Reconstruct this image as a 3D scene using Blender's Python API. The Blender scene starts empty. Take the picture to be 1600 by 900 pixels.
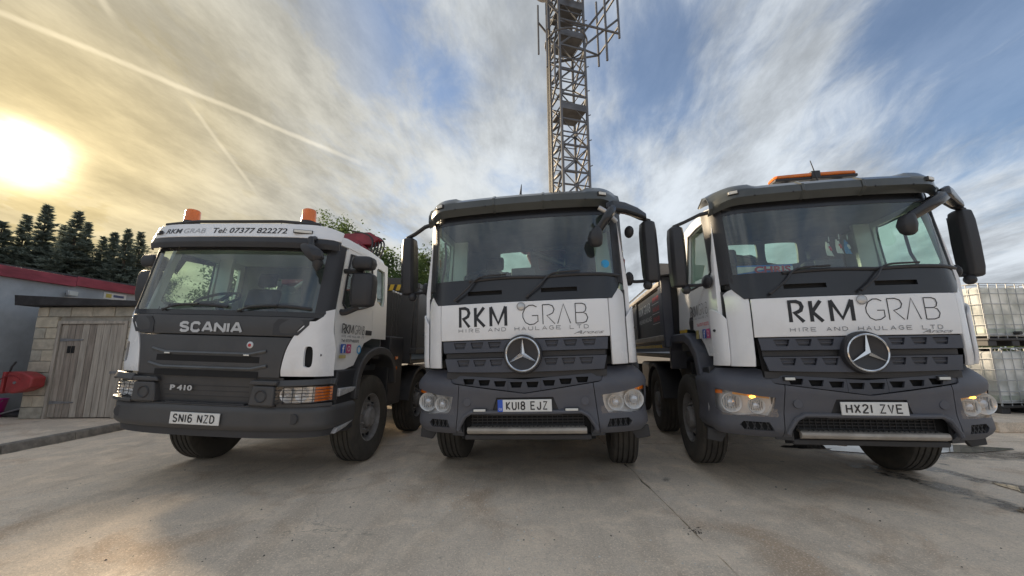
import bpy, bmesh, math, random
from mathutils import Vector, Matrix
from math import sin, cos, pi, radians as RD
random.seed(7)
S = bpy.context.scene
COL = S.collection

# ------------------------------------------------------------------ camera
F_PX, PITCH, ROLL, CAM_H = 606.67, 0.161597, -0.0054504, 1.3503
def cam_axes():
    fwd = Vector((0, cos(PITCH), sin(PITCH))); up = Vector((0, -sin(PITCH), cos(PITCH))); r = Vector((1, 0, 0))
    return r*cos(ROLL)+up*sin(ROLL), up*cos(ROLL)-r*sin(ROLL), fwd
CR, CU, CF = cam_axes()
cd = bpy.data.cameras.new('camera'); cam = bpy.data.objects.new('camera', cd); COL.objects.link(cam)
cd.sensor_width = 36; cd.lens = F_PX/1600*36; cd.clip_start = 0.05; cd.clip_end = 2000
m = Matrix((CR, CU, -CF)).transposed().to_4x4(); m.translation = (0, 0, CAM_H)
cam.matrix_world = m
S.camera = cam
def ray(u, v):
    return (CR*((u-800)/F_PX) - CU*((v-450)/F_PX) + CF).normalized()

# ------------------------------------------------------------------ world, sun, exposure
SUN_AZ, SUN_EL = -53.4, 18.1
SUN = Vector((sin(RD(SUN_AZ))*cos(RD(SUN_EL)), cos(RD(SUN_AZ))*cos(RD(SUN_EL)), sin(RD(SUN_EL))))
S.view_settings.view_transform = 'Standard'; S.view_settings.look = 'None'
S.view_settings.exposure = 1.42; S.view_settings.gamma = 1.0; S.view_settings.use_curve_mapping = False
W = bpy.data.worlds.new('World'); S.world = W; W.use_nodes = True

class NT:
    """tiny helper around a node tree"""
    def __init__(s, nt): s.nt = nt; s.n = nt.nodes; s.l = nt.links
    def new(s, t, **kw):
        n = s.n.new(t)
        for k, v in kw.items(): setattr(n, k, v)
        return n
    def put(s, sock, val):
        if isinstance(val, bpy.types.NodeSocket): s.l.new(val, sock)
        elif hasattr(sock.default_value, '__len__') and not isinstance(val, (int, float)):
            v = tuple(val)
            if len(sock.default_value) == 4 and len(v) == 3: v = v+(1,)
            sock.default_value = v
        else: sock.default_value = val
    def math(s, op, a, b=0.0, c=None, clamp=False):
        n = s.new('ShaderNodeMath', operation=op, use_clamp=clamp)
        s.put(n.inputs[0], a); s.put(n.inputs[1], b)
        if c is not None: s.put(n.inputs[2], c)
        return n.outputs[0]
    def vmath(s, op, a, b=None, out=0):
        n = s.new('ShaderNodeVectorMath', operation=op); s.put(n.inputs[0], a)
        if b is not None: s.put(n.inputs[1], b)
        return n.outputs['Value'] if op in ('DOT_PRODUCT', 'LENGTH', 'DISTANCE') else n.outputs[out]
    def noise(s, vec, scale=5, detail=4, rough=.55, dist=0.0):
        n = s.new('ShaderNodeTexNoise'); s.put(n.inputs['Vector'], vec); n.inputs['Scale'].default_value = scale
        n.inputs['Detail'].default_value = detail; n.inputs['Roughness'].default_value = rough; n.inputs['Distortion'].default_value = dist
        return n.outputs[0]
    def ss(s, x, a, b, lo=0.0, hi=1.0):
        n = s.new('ShaderNodeMapRange', interpolation_type='SMOOTHSTEP'); s.put(n.inputs[0], x)
        n.inputs[1].default_value = a; n.inputs[2].default_value = b; n.inputs[3].default_value = lo; n.inputs[4].default_value = hi
        return n.outputs[0]
    def mix(s, f, a, b, mode='MIX'):
        n = s.new('ShaderNodeMix', data_type='RGBA', blend_type=mode); s.put(n.inputs[0], f); s.put(n.inputs[6], a); s.put(n.inputs[7], b)
        return n.outputs[2]
    def comb(s, x, y, z):
        n = s.new('ShaderNodeCombineXYZ'); s.put(n.inputs[0], x); s.put(n.inputs[1], y); s.put(n.inputs[2], z); return n.outputs[0]
    def sep(s, v):
        n = s.new('ShaderNodeSeparateXYZ'); s.put(n.inputs[0], v); return n.outputs

def build_world():
    T = NT(W.node_tree); bg = T.n['Background']
    sky = T.new('ShaderNodeTexSky', sky_type='NISHITA'); sky.sun_disc = False
    sky.sun_elevation = RD(SUN_EL); sky.sun_rotation = RD(SUN_AZ); sky.air_density = 1.0; sky.dust_density = .6; sky.ozone_density = 2.0
    d = T.vmath('NORMALIZE', T.new('ShaderNodeTexCoord').outputs['Generated'])
    x, y, z = T.sep(d)
    zc = T.math('ADD', T.math('MAXIMUM', z, 0.0), .16)
    px, py = T.math('DIVIDE', x, zc), T.math('DIVIDE', y, zc)
    # cirrus drawn out along the line of sight
    rx = T.math('SUBTRACT', px, T.math('MULTIPLY', py, .10))
    base = T.comb(rx, T.math('MULTIPLY', py, .42), 3.1)
    warp = T.noise(T.comb(T.math('MULTIPLY', px, .5), T.math('MULTIPLY', py, .35), 1.7), 1.6, 3)
    wx = T.math('MULTIPLY', T.math('SUBTRACT', warp, .5), 1.1)
    st = T.noise(T.vmath('ADD', base, T.comb(wx, T.math('MULTIPLY', wx, .3), 0.0)), 2.1, 10, .66)
    fine = T.noise(T.comb(T.math('ADD', T.math('MULTIPLY', rx, 1.8), T.math('MULTIPLY', wx, 1.5)), T.math('ADD', T.math('MULTIPLY', py, 1.0), wx), 8.3), 2.4, 9, .62)
    big = T.noise(T.comb(T.math('MULTIPLY', px, .45), T.math('MULTIPLY', py, .4), 5.2), 1.5, 3)
    cov = T.math('ADD', T.math('MULTIPLY', st, .70), T.math('ADD', T.math('MULTIPLY', fine, .34), T.math('ADD', T.math('MULTIPLY', big, .28), -.04)))
    def lobe(u, v, k, a):
        dt = T.math('MAXIMUM', T.vmath('DOT_PRODUCT', d, ray(u, v)), 0.0)
        return T.math('MULTIPLY', T.math('POWER', dt, k), a)
    for args in [(590, 60, 260, -.16), (700, 130, 300, -.20), (560, 10, 120, -.08), (1010, 120, 120, -.20), (930, 250, 300, -.14), (1590, 40, 45, -.20), (1600, 200, 90, -.08), (1130, 60, 130, .02),
                 (760, 30, 260, .12), (1180, 170, 40, .07), (400, 150, 30, .06), (850, 340, 20, .06)]:
        cov = T.math('ADD', cov, lobe(*args))
    # thinner air close to the horizon piles the cloud up
    cov = T.math('ADD', cov, T.ss(z, .45, .02, 0, .24))
    sd = T.math('MAXIMUM', T.vmath('DOT_PRODUCT', d, SUN), 0.0)
    mask = T.math('MAXIMUM', T.ss(cov, .46, .72, .20, 1.0), T.ss(sd, .72, .93, 0.0, .97))
    near = T.math('POWER', sd, 5.0); mid = T.math('POWER', sd, 38.0); core = T.math('MULTIPLY', T.math('POWER', sd, 1500.0), T.ss(T.math('ADD', fine, T.math('MULTIPLY', st, .5)), .55, .85, .45, 1.1))
    shade = T.ss(T.noise(T.vmath('ADD', base, (4.2, 7.7, wx_off)), 2.8, 9, .66), .30, .68, .56, 1.10)
    cl = T.mix(near, (.475, .515, .56), (.47, .42, .30))
    cl = T.mix(mid, cl, (.62, .50, .27))
    cl = T.vmath('MULTIPLY', cl, T.comb(shade, shade, shade))
    # contrails: great-circle bands through two sighted points
    def trail(p, q, w, lo, hi, amt):
        a, b = ray(*p), ray(*q); n = a.cross(b).normalized(); t = (b-a).normalized()
        dist = T.math('ABSOLUTE', T.math('ADD', T.vmath('DOT_PRODUCT', d, n), T.math('MULTIPLY', T.math('SUBTRACT', fine, .5), .010)))
        al = T.vmath('DOT_PRODUCT', d, t)
        band = T.ss(dist, w, w*.12)
        win = T.math('MULTIPLY', T.ss(al, a.dot(t)-lo, a.dot(t)+.02), T.ss(al, b.dot(t)+hi, b.dot(t)-.04))
        return T.math('MULTIPLY', T.math('MULTIPLY', band, win), amt)
    tr = T.math('ADD', trail((0, 18), (520, 236), .0070, .5, .12, .17), T.math('ADD', trail((298, 165), (400, 300), .005, .02, .02, .10), trail((160, 0), (178, 28), .008, .2, .02, .2)))
    cl = T.vmath('ADD', cl, T.vmath('MULTIPLY', T.comb(tr, tr, tr), (1.0, .88, .66)))
    blue = T.vmath('MULTIPLY', sky.outputs[0], (SKY_S*.90, SKY_S*.99, SKY_S*1.10))
    col = T.mix(mask, blue, cl)
    glow = T.vmath('ADD', T.vmath('MULTIPLY', T.comb(core, core, core), (4.6, 3.9, 2.3)), T.vmath('MULTIPLY', T.comb(mid, mid, mid), (.10, .07, .02)))
    col = T.vmath('ADD', col, glow)
    # haze strip at the horizon and plain ground tone below it
    col = T.mix(T.ss(z, .02, -.05), col, (.16, .15, .14))
    T.put(bg.inputs[0], T.vmath('MULTIPLY', col, (WORLD_G*10,)*3)); bg.inputs[1].default_value = .1
wx_off = 2.2; SKY_S = .10; WORLD_G = .55
build_world()
W.cycles.sampling_method = 'MANUAL'; W.cycles.sample_map_resolution = 1024
sl = bpy.data.lights.new('sun', 'SUN'); sl.energy = 3.4; sl.angle = RD(8.0); sl.color = (1.0, .80, .55)
so = bpy.data.objects.new('sun', sl); COL.objects.link(so); so.rotation_euler = (-SUN).to_track_quat('-Z', 'Y').to_euler(); so.location = (-20, 15, 12)

# ------------------------------------------------------------------ materials
MATS = {}
def mat(name, col, rough=.5, metal=0.0, var=.12, scale=6.0, bump=0.0, bscale=60.0, dirt=0.0, dirtcol=(.16, .135, .105), coat=0.0, spec=.5, emit=None, trans=0.0, stretch=None):
    if name in MATS: return MATS[name]
    mt = bpy.data.materials.new(name); mt.use_nodes = True; T = NT(mt.node_tree); b = T.n['Principled BSDF']
    oc = T.new('ShaderNodeTexCoord').outputs['Object']
    v = oc if not stretch else T.vmath('MULTIPLY', oc, stretch)
    n = T.noise(v, scale, 5, .6)
    lo = tuple(c*(1-var) for c in col); hi = tuple(min(1, c*(1+var)) for c in col)
    c = T.mix(T.ss(n, .3, .7), lo, hi); r = rough
    if dirt > 0:
        n2 = T.noise(oc, 2.3, 7, .68, .6); n3 = T.noise(T.vmath('MULTIPLY', oc, (1, 1, .22)), 14, 4)
        zz = T.sep(oc)[2]
        low = T.ss(zz, 1.9, .45, .0, .34)
        dm = T.math('MULTIPLY', T.ss(T.math('ADD', T.math('ADD', T.math('MULTIPLY', n2, .8), T.math('MULTIPLY', n3, .2)), low), .50, .95), dirt)
        c = T.mix(dm, c, dirtcol); r = T.math('ADD', T.math('MULTIPLY', dm, .45), rough, clamp=True)
    T.put(b.inputs['Base Color'], c); T.put(b.inputs['Roughness'], r); b.inputs['Metallic'].default_value = metal
    b.inputs['Coat Weight'].default_value = coat; b.inputs['Coat Roughness'].default_value = .08; b.inputs['Specular IOR Level'].default_value = spec
    if trans: b.inputs['Transmission Weight'].default_value = trans
    if emit: b.inputs['Emission Color'].default_value = tuple(emit[:3])+(1,); b.inputs['Emission Strength'].default_value = emit[3]
    if bump > 0:
        bn = T.new('ShaderNodeBump'); bn.inputs['Strength'].default_value = bump; bn.inputs['Distance'].default_value = .01
        T.put(bn.inputs['Height'], T.noise(oc if not stretch else v, bscale, 3)); T.l.new(bn.outputs[0], b.inputs['Normal'])
    MATS[name] = mt
    return mt
def glass(name, tint, refl=1.0, rough=0.0, film=0.0):
    if name in MATS: return MATS[name]
    mt = bpy.data.materials.new(name); mt.use_nodes = True; T = NT(mt.node_tree)
    T.n.remove(T.n['Principled BSDF']); out = T.n['Material Output']
    tr = T.new('ShaderNodeBsdfTransparent'); tr.inputs[0].default_value = tuple(tint)+(1,)
    gl = T.new('ShaderNodeBsdfGlossy'); gl.inputs['Roughness'].default_value = rough; gl.inputs[0].default_value = (1, 1, 1, 1)
    lw = T.new('ShaderNodeLayerWeight'); lw.inputs[0].default_value = .5
    f = T.math('MULTIPLY', T.math('ADD', .095, T.math('MULTIPLY', T.math('POWER', lw.outputs['Facing'], 5.0), .9)), refl, clamp=True)
    m1 = T.new('ShaderNodeMixShader'); T.put(m1.inputs[0], f); T.l.new(tr.outputs[0], m1.inputs[1]); T.l.new(gl.outputs[0], m1.inputs[2])
    res = m1.outputs[0]
    if film > 0:   # road film on the pane, its blue tint painting in sky reflection
        df = T.new('ShaderNodeBsdfDiffuse'); df.inputs[0].default_value = (.30, .36, .42, 1)
        oc = T.new('ShaderNodeTexCoord').outputs['Object']
        fm = T.ss(T.math('ADD', T.math('MULTIPLY', T.noise(oc, 1.4, 5), .6), T.math('MULTIPLY', T.noise(oc, 9, 5), .4)), .35, .8, film*.35, film)
        m2 = T.new('ShaderNodeMixShader'); T.put(m2.inputs[0], fm); T.l.new(res, m2.inputs[1]); T.l.new(df.outputs[0], m2.inputs[2]); res = m2.outputs[0]
    T.l.new(res, out.inputs[0]); MATS[name] = mt
    return mt

WHITE = mat('white_paint', (.82, .83, .85), .24, var=.03, scale=2, dirt=.36, dirtcol=(.42, .38, .32), coat=.5)
WHITE_D = mat('white_paint_worn', (.74, .74, .73), .36, var=.04, scale=2, dirt=.34, dirtcol=(.40, .35, .29), coat=.25)
SLATE = mat('slate_plastic', (.076, .082, .106), .46, var=.1, scale=3, bump=.10, bscale=160, dirt=.36, dirtcol=(.16, .148, .135))
BLACKP = mat('black_plastic', (.030, .031, .036), .48, var=.12, scale=4, bump=.05, bscale=150, dirt=.28, dirtcol=(.09, .08, .07))
GRILLEP = mat('grille_plastic', (.060, .065, .084), .5, var=.08, scale=4, dirt=.25, dirtcol=(.10, .092, .082))
SCPANEL = mat('charcoal_panel', (.052, .053, .057), .42, var=.1, scale=3, bump=.08, bscale=160, dirt=.28, dirtcol=(.13, .118, .105))
GLOSSB = mat('black_trim', (.024, .026, .031), .22, var=.05, dirt=.12, dirtcol=(.08, .075, .07))
VISOR = mat('smoked_visor', (.060, .066, .064), .28, var=.08, coat=.4)
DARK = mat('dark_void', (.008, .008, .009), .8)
CHROME = mat('chrome', (.72, .73, .75), .16, metal=1.0, var=.05)
ALU = mat('brushed_metal', (.46, .42, .37), .42, metal=.45, var=.15, scale=8, dirt=.4, dirtcol=(.22, .18, .14))
STEEL = mat('dull_steel', (.30, .30, .31), .45, metal=.7, var=.2, scale=9)
GALV = mat('galvanised_steel', (.135, .14, .155), .6, metal=.1, var=.25, scale=1.3)
REFL = mat('lamp_reflector', (.88, .88, .86), .20, metal=.35, var=.04)
LENSW = mat('clear_marker_lens', (.72, .72, .68), .2, var=.05)
RUBBER = mat('tyre_rubber', (.022, .021, .021), .8, var=.25, scale=12, bump=.15, dirt=.8, dirtcol=(.10, .088, .072))
RIM = mat('wheel_paint', (.36, .36, .37), .5, var=.2, scale=12, dirt=.6, dirtcol=(.13, .105, .08))
AMBER = mat('amber_lens', (.72, .17, .012), .18, var=.1, coat=.5)
AMBER_ON = mat('amber_lit', (.9, .35, .04), .2, emit=(1.0, .48, .06, 1.8))
INT = mat('cab_interior', (.045, .048, .052), .7, var=.15)
INT_L = mat('cab_lining', (.16, .165, .17), .8, var=.1)
SEAT = mat('seat_cloth', (.035, .036, .042), .9, var=.2, scale=25)
LETTER = mat('vinyl_black', (.012, .013, .018), .35)
LETTER_G = mat('vinyl_grey', (.20, .21, .23), .4)
PLATE = mat('plate_white', (.78, .78, .76), .35, var=.04, scale=9, dirt=.12, dirtcol=(.4, .36, .3))
BLUE = mat('plate_blue', (.02, .10, .55), .35)
RED = mat('red_enamel', (.38, .022, .03), .4, var=.2, dirt=.25)
CRANE = mat('crane_red', (.20, .022, .036), .42, var=.2, scale=6, dirt=.35)
GLASS = glass('windscreen_glass', (.64, .78, .72), 1.0, 0.0, .11)
GLASS2 = glass('side_glass', (.88, .97, .90), .7)
LENS = glass('lamp_cover', (.97, .97, .98), .55, 0.0, 0.0)

# ------------------------------------------------------------------ mesh helpers
class MB:
    def __init__(s): s.v = []; s.f = []
    def add(s, vs, fs):
        o = len(s.v); s.v += [tuple(p) for p in vs]; s.f += [tuple(i+o for i in f) for f in fs]; return s
    def box(s, x0, x1, y0, y1, z0, z1, M=None):
        vs = [Vector((x, y, z)) for x in (x0, x1) for y in (y0, y1) for z in (z0, z1)]
        if M: vs = [M @ p for p in vs]
        return s.add(vs, [(0, 1, 3, 2), (4, 6, 7, 5), (0, 4, 5, 1), (2, 3, 7, 6), (0, 2, 6, 4), (1, 5, 7, 3)])
    def prism(s, poly, ax, a, b):
        def P(p, h):
            return {'x': (h, p[0], p[1]), 'y': (p[0], h, p[1]), 'z': (p[0], p[1], h)}[ax]
        n = len(poly)
        return s.add([P(p, a) for p in poly]+[P(p, b) for p in poly],
                     [tuple(range(n))[::-1], tuple(range(n, 2*n))]+[(i, (i+1) % n, n+(i+1) % n, n+i) for i in range(n)])
    def loft(s, rings, caps=True, closed=True):
        n = len(rings[0]); fs = []
        for k in range(len(rings)-1):
            for i in range(n if closed else n-1):
                j = (i+1) % n; fs.append((k*n+i, k*n+j, (k+1)*n+j, (k+1)*n+i))
        if caps: fs += [tuple(range(n))[::-1], tuple(range((len(rings)-1)*n, len(rings)*n))]
        return s.add([p for r in rings for p in r], fs)
    def tube(s, pts, r, n=8, flat=None):
        pts = [Vector(p) for p in pts]; rs = r if isinstance(r, (list, tuple)) else [r]*len(pts); rings = []; prev = None
        for i, p in enumerate(pts):
            t = (pts[min(i+1, len(pts)-1)]-pts[max(i-1, 0)]).normalized()
            if prev is None:
                a = Vector((0, 0, 1)) if abs(t.z) < .9 else Vector((1, 0, 0)); u = t.cross(a).normalized()
            else: u = (prev-t*prev.dot(t)).normalized()
            prev = u; w = t.cross(u)
            fl = flat or 1.0
            rings.append([p+(u*cos(2*pi*k/n)+w*sin(2*pi*k/n)*fl)*rs[i] for k in range(n)])
        return s.loft(rings)
    def lathe(s, prof, c=(0, 0, 0), ax='z', n=24, a0=0, a1=2*pi):
        full = abs(a1-a0-2*pi) < 1e-6; rings = []; c = Vector(c)
        for i in range(n if full else n+1):
            a = a0+(a1-a0)*i/n; ring = []
            for r, h in prof:
                p = {'z': (r*cos(a), r*sin(a), h), 'x': (h, r*cos(a), r*sin(a)), 'y': (r*cos(a), h, r*sin(a))}[ax]; ring.append(c+Vector(p))
            rings.append(ring)
        k = len(prof); fs = []; R = len(rings)
        for i in range(R if full else R-1):
            j = (i+1) % R
            for q in range(k-1): fs.append((i*k+q, j*k+q, j*k+q+1, i*k+q+1))
        return s.add([p for r in rings for p in r], fs)
    def ball(s, c, r, n=12, m=8):
        rx, ry, rz = r if isinstance(r, (list, tuple)) else (r, r, r)
        rings = [[(c[0]+rx*sin(pi*i/m)*cos(2*pi*k/n), c[1]+ry*sin(pi*i/m)*sin(2*pi*k/n), c[2]+rz*cos(pi*i/m)) for k in range(n)] for i in range(1, m)]
        o = len(s.v); s.loft(rings, caps=True); return s
    def shell(s, P, nu, nv, th):
        """closed slab: outer surface P(u,v), inner surface offset by th along -normal"""
        e = 1e-3; out = []; inn = []
        for i in range(nu+1):
            for j in range(nv+1):
                u, v = i/nu, j/nv; p = Vector(P(u, v))
                du = Vector(P(min(1, u+e), v))-Vector(P(max(0, u-e), v)); dv = Vector(P(u, min(1, v+e)))-Vector(P(u, max(0, v-e)))
                n = du.cross(dv).normalized(); out.append(p); inn.append(p-n*th)
        w = nv+1; N = len(out); fs = []
        for i in range(nu):
            for j in range(nv):
                a, b, c, d = i*w+j, (i+1)*w+j, (i+1)*w+j+1, i*w+j+1
                fs += [(a, b, c, d), (N+a, N+d, N+c, N+b)]
        for i in range(nu):
            a, b = i*w, (i+1)*w; fs.append((a, N+a, N+b, b)); a, b = i*w+nv, (i+1)*w+nv; fs.append((a, b, N+b, N+a))
        for j in range(nv):
            a, b = j, j+1; fs.append((a, b, N+b, N+a)); a, b = nu*w+j, nu*w+j+1; fs.append((a, N+a, N+b, b))
        return s.add(out+inn, fs)
    def sheet(s, P, nu, nv):
        return s.add([P(i/nu, j/nv) for i in range(nu+1) for j in range(nv+1)],
                     [(i*(nv+1)+j, (i+1)*(nv+1)+j, (i+1)*(nv+1)+j+1, i*(nv+1)+j+1) for i in range(nu) for j in range(nv)])
    def mapv(s, fn): s.v = [tuple(fn(*p)) for p in s.v]; return s
    def mirx(s):
        o = MB(); o.v = [(-p[0], p[1], p[2]) for p in s.v]; o.f = [f[::-1] for f in s.f]; return o
    def mesh(s, name, recalc=True, smooth=40):
        me = bpy.data.meshes.new(name); me.from_pydata(s.v, [], s.f)
        if recalc:
            b = bmesh.new(); b.from_mesh(me); bmesh.ops.recalc_face_normals(b, faces=b.faces); b.to_mesh(me); b.free()
        if smooth:
            me.polygons.foreach_set('use_smooth', [True]*len(me.polygons)); me.set_sharp_from_angle(angle=RD(smooth))
        me.update(); return me
def link(name, me, mt=None, parent=None):
    o = bpy.data.objects.new(name, me); COL.objects.link(o)
    if me is not None and mt is not None: me.materials.clear(); me.materials.append(mt)
    if parent: o.parent = parent
    return o
def mk(name, mb, mt, parent=None, bevel=0.0, smooth=40, seg=2, cuts=None, recalc=True, bang=30):
    me = mb.mesh(name, recalc, smooth); o = link(name, me, mt)
    if cuts: boolean(o, cuts, smooth)
    if parent: o.parent = parent
    if bevel:
        b = o.modifiers.new('bevel', 'BEVEL'); b.width = bevel; b.segments = seg; b.limit_method = 'ANGLE'; b.angle_limit = RD(bang)
    return o
def boolean(o, cuts, smooth=40):
    cb = MB()
    tmp = []
    for c in cuts:
        co = link('cutter', c.mesh('cutter', True, 0)); tmp.append(co)
        md = o.modifiers.new('cut', 'BOOLEAN'); md.operation = 'DIFFERENCE'; md.object = co; md.solver = 'EXACT'
    dg = bpy.context.evaluated_depsgraph_get(); dg.update()
    me = bpy.data.meshes.new_from_object(o.evaluated_get(dg)); mt = o.data.materials[0] if o.data.materials else None
    o.modifiers.clear(); old = o.data; o.data = me; me.materials.clear()
    if mt: me.materials.append(mt)
    if smooth:
        me.polygons.foreach_set('use_smooth', [True]*len(me.polygons)); me.set_sharp_from_angle(angle=RD(smooth))
    bpy.data.meshes.remove(old)
    for c in tmp: d = c.data; bpy.data.objects.remove(c); bpy.data.meshes.remove(d)
def tag(o, label=None, cat=None, group=None, kind=None):
    if label: o['label'] = label
    if cat: o['category'] = cat
    if group: o['group'] = group
    if kind: o['kind'] = kind
    return o
def empty(name, loc=(0, 0, 0), rz=0.0, parent=None):
    o = bpy.data.objects.new(name, None); COL.objects.link(o); o.location = loc; o.rotation_euler = (0, 0, rz); o.empty_display_size = .2
    if parent: o.parent = parent
    return o
def copy_tree(o, parent=None):
    c = o.copy(); COL.objects.link(c); c.parent = parent
    for ch in list(o.children): copy_tree(ch, c)
    return c
def cr(pts, n=6):
    """Catmull-Rom through 2-D or 3-D points"""
    P = [Vector(p) for p in pts]; P = [P[0]*2-P[1]]+P+[P[-1]*2-P[-2]]; out = []
    for i in range(1, len(P)-2):
        for k in range(n):
            t = k/n; a, b, c, d = P[i-1:i+3]
            out.append(.5*((2*b)+(c-a)*t+(2*a-5*b+4*c-d)*t*t+(3*b-a-3*c+d)*t**3))
    out.append(P[-2]); return out
def interp(tab, x):
    if x <= tab[0][0]: return tab[0][1]
    for (a, b), (c, d) in zip(tab, tab[1:]):
        if x <= c: return b+(d-b)*(x-a)/(c-a)
    return tab[-1][1]
def smoothtab(tab): return [tuple(p) for p in cr(tab, 8)]
def text(s, size, xs=1.0, offset=0.0, shear=0.0, extrude=.0, spacing=1.0):
    """mesh data of built-in-font lettering in the XZ plane, facing -Y, left/baseline at 0"""
    cu = bpy.data.curves.new('txt', 'FONT'); cu.body = s; cu.size = size; cu.offset = offset; cu.shear = shear; cu.extrude = extrude; cu.resolution_u = 3; cu.space_character = spacing
    o = bpy.data.objects.new('txt', cu); COL.objects.link(o)
    dg = bpy.context.evaluated_depsgraph_get(); dg.update(); me = bpy.data.meshes.new_from_object(o.evaluated_get(dg))
    mb = MB(); mb.v = [(p.co.x*xs, -p.co.z, p.co.y) for p in me.vertices]; mb.f = [tuple(p.vertices) for p in me.polygons]
    bpy.data.objects.remove(o); bpy.data.curves.remove(cu); bpy.data.meshes.remove(me)
    return mb
def fit(mb, x0, x1, z0, z1, fn):
    """fit flat lettering into a rectangle and lay it on the surface y=fn(x,z)"""
    xs = [p[0] for p in mb.v]; zs = [p[2] for p in mb.v]; a, b, c, d = min(xs), max(xs), min(zs), max(zs)
    def F(x, y, z):
        X = x0+(x-a)/(b-a)*(x1-x0); Z = z0+(z-c)/(d-c)*(z1-z0); return (X, fn(X, Z)+y, Z)
    return mb.mapv(F)
GL = {  # stroke letters on a unit cell
 'R': [[(0, 0), (0, 1), (.55, 1), (.85, .92), (.97, .74), (.85, .56), (.55, .47), (.34, .44), (1, 0)]], 'K': [[(0, 0), (0, 1)], [(.95, 1), (.1, .47), (1, 0)]],
 'M': [[(0, 0), (0, 1)], [(1, 0), (1, 1)], [(0, 1), (.5, .12), (1, 1)]], 'G': [[(.93, .9), (.7, 1), (.45, 1), (.18, .86), (.02, .6), (.02, .38), (.18, .12), (.45, 0), (.75, .03), (1, .16), (1, .46), (.62, .46)]],
 'r': [[(0, 0), (0, 1), (.55, 1), (.85, .92), (.97, .74), (.85, .56), (.55, .47), (.34, .44), (1, 0)]],
 'V': [[(0, 0), (.5, 1), (1, 0)]], 'B': [[(.6, .53), (0, .53)], [(0, 0), (0, 1), (.55, 1), (.8, .93), (.88, .76), (.8, .6), (.6, .53), (.85, .46), (.98, .27), (.85, .07), (.55, 0), (0, 0)]],
 'H': [[(0, 0), (0, 1)], [(1, 0), (1, 1)], [(0, .5), (1, .5)]], 'I': [[(.5, 0), (.5, 1)]], 'E': [[(1, 1), (0, 1), (0, 0), (1, 0)], [(0, .52), (.85, .52)]], 'A': [[(0, 0), (.5, 1), (1, 0)], [(.2, .35), (.8, .35)]],
 'N': [[(0, 0), (0, 1)], [(1, 0), (1, 1)], [(0, 1), (1, 0)]], 'D': [[(0, 0), (0, 1), (.55, 1), (.95, .75), (.95, .25), (.55, 0), (0, 0)]], 'U': [[(0, 1), (0, .25), (.25, 0), (.75, 0), (1, .25), (1, 1)]],
 'L': [[(0, 1), (0, 0), (.9, 0)]], 'T': [[(0, 1), (1, 1)], [(.5, 1), (.5, 0)]], 'g': [[(.95, .85), (.7, 1), (.3, 1), (.03, .7), (.03, .3), (.3, 0), (.7, 0), (.97, .2), (.97, .5), (.55, .5)]]}
PG = {'1': [[(.5, 0), (.5, 1)]], '8': [[(.5, .53), (.12, .62), (.08, .85), (.3, 1), (.7, 1), (.92, .85), (.88, .62), (.5, .53), (.08, .40), (.03, .15), (.28, 0), (.72, 0), (.97, .15), (.92, .40), (.5, .53)]], 'J': [[(.9, 1), (.9, .2), (.7, 0), (.3, 0), (.08, .2), (.08, .32)]], 'Z': [[(.05, 1), (.95, 1), (.03, 0), (1, 0)]],
 'X': [[(.02, 0), (.98, 1)], [(.02, 1), (.98, 0)]], '2': [[(.06, .78), (.12, .92), (.35, 1), (.65, 1), (.92, .88), (.92, .66), (.06, .12), (.06, 0), (.97, 0)]], 'S': [[(.94, .84), (.7, 1), (.3, 1), (.06, .84), (.06, .66), (.25, .55), (.75, .45), (.95, .32), (.95, .15), (.72, 0), (.28, 0), (.05, .16)]],
 '6': [[(.9, .86), (.7, 1), (.35, 1), (.08, .8), (.05, .2), (.3, 0), (.7, 0), (.95, .18), (.95, .40), (.7, .58), (.3, .58), (.06, .42)]], 'v': [[(.02, 1), (.5, 0), (.98, 1)]], 'C': [[(.97, .80), (.75, 1), (.28, 1), (.04, .80), (.04, .20), (.28, 0), (.75, 0), (.97, .20)]], 'a': [[(.02, 0), (.42, 1), (.58, 1), (.98, 0)], [(.2, .30), (.80, .30)]], 'k': [[(.06, 0), (.06, 1)], [(.95, 1), (.10, .46), (.98, 0)]]}
GL.update(PG)
def plate_text(t, x0, x1, z0, z1, w):
    mb = MB(); wid = {'1': .28, 'I': .28, ' ': .55}; gap = .26; tot = sum(wid.get(c, 1)+gap for c in t)-gap; u = (x1-x0)/tot; x = x0
    for c in t:
        k = wid.get(c, 1)
        if c != ' ': strokes({'V': 'v', 'K': 'k'}.get(c, c), x+w*.4, x+k*u-w*.4, z0+w/2, z1-w/2, w, mb)
        x += (k+gap)*u
    return mb
def ribbon(mb, pts, w, th=.0015, closed=False):
    P = [Vector((p[0], p[1])) for p in pts]; L = []; Rr = []
    for i, p in enumerate(P):
        a = (p-P[i-1]).normalized() if i else (P[1]-p).normalized(); b = (P[i+1]-p).normalized() if i < len(P)-1 else a
        t = (a+b); t = t.normalized() if t.length > .05 else a
        n = Vector((-t.y, t.x)); k = min(1.22, 1/max(.45, abs(n.dot(Vector((-a.y, a.x)))))); L.append(p+n*w/2*k); Rr.append(p-n*w/2*k)
    n = len(P); vs = [(p.x, -th, p.y) for p in L]+[(p.x, -th, p.y) for p in Rr]
    mb.add(vs, [(i, n+i, n+i+1, i+1) for i in range(n-1)])
def strokes(ch, x0, x1, z0, z1, w, mb=None):
    mb = mb or MB()
    for k, st in enumerate(GL[ch]): ribbon(mb, [(x0+p[0]*(x1-x0), z0+p[1]*(z1-z0)) for p in st], w, .0015+.0006*k)
    return mb
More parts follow.
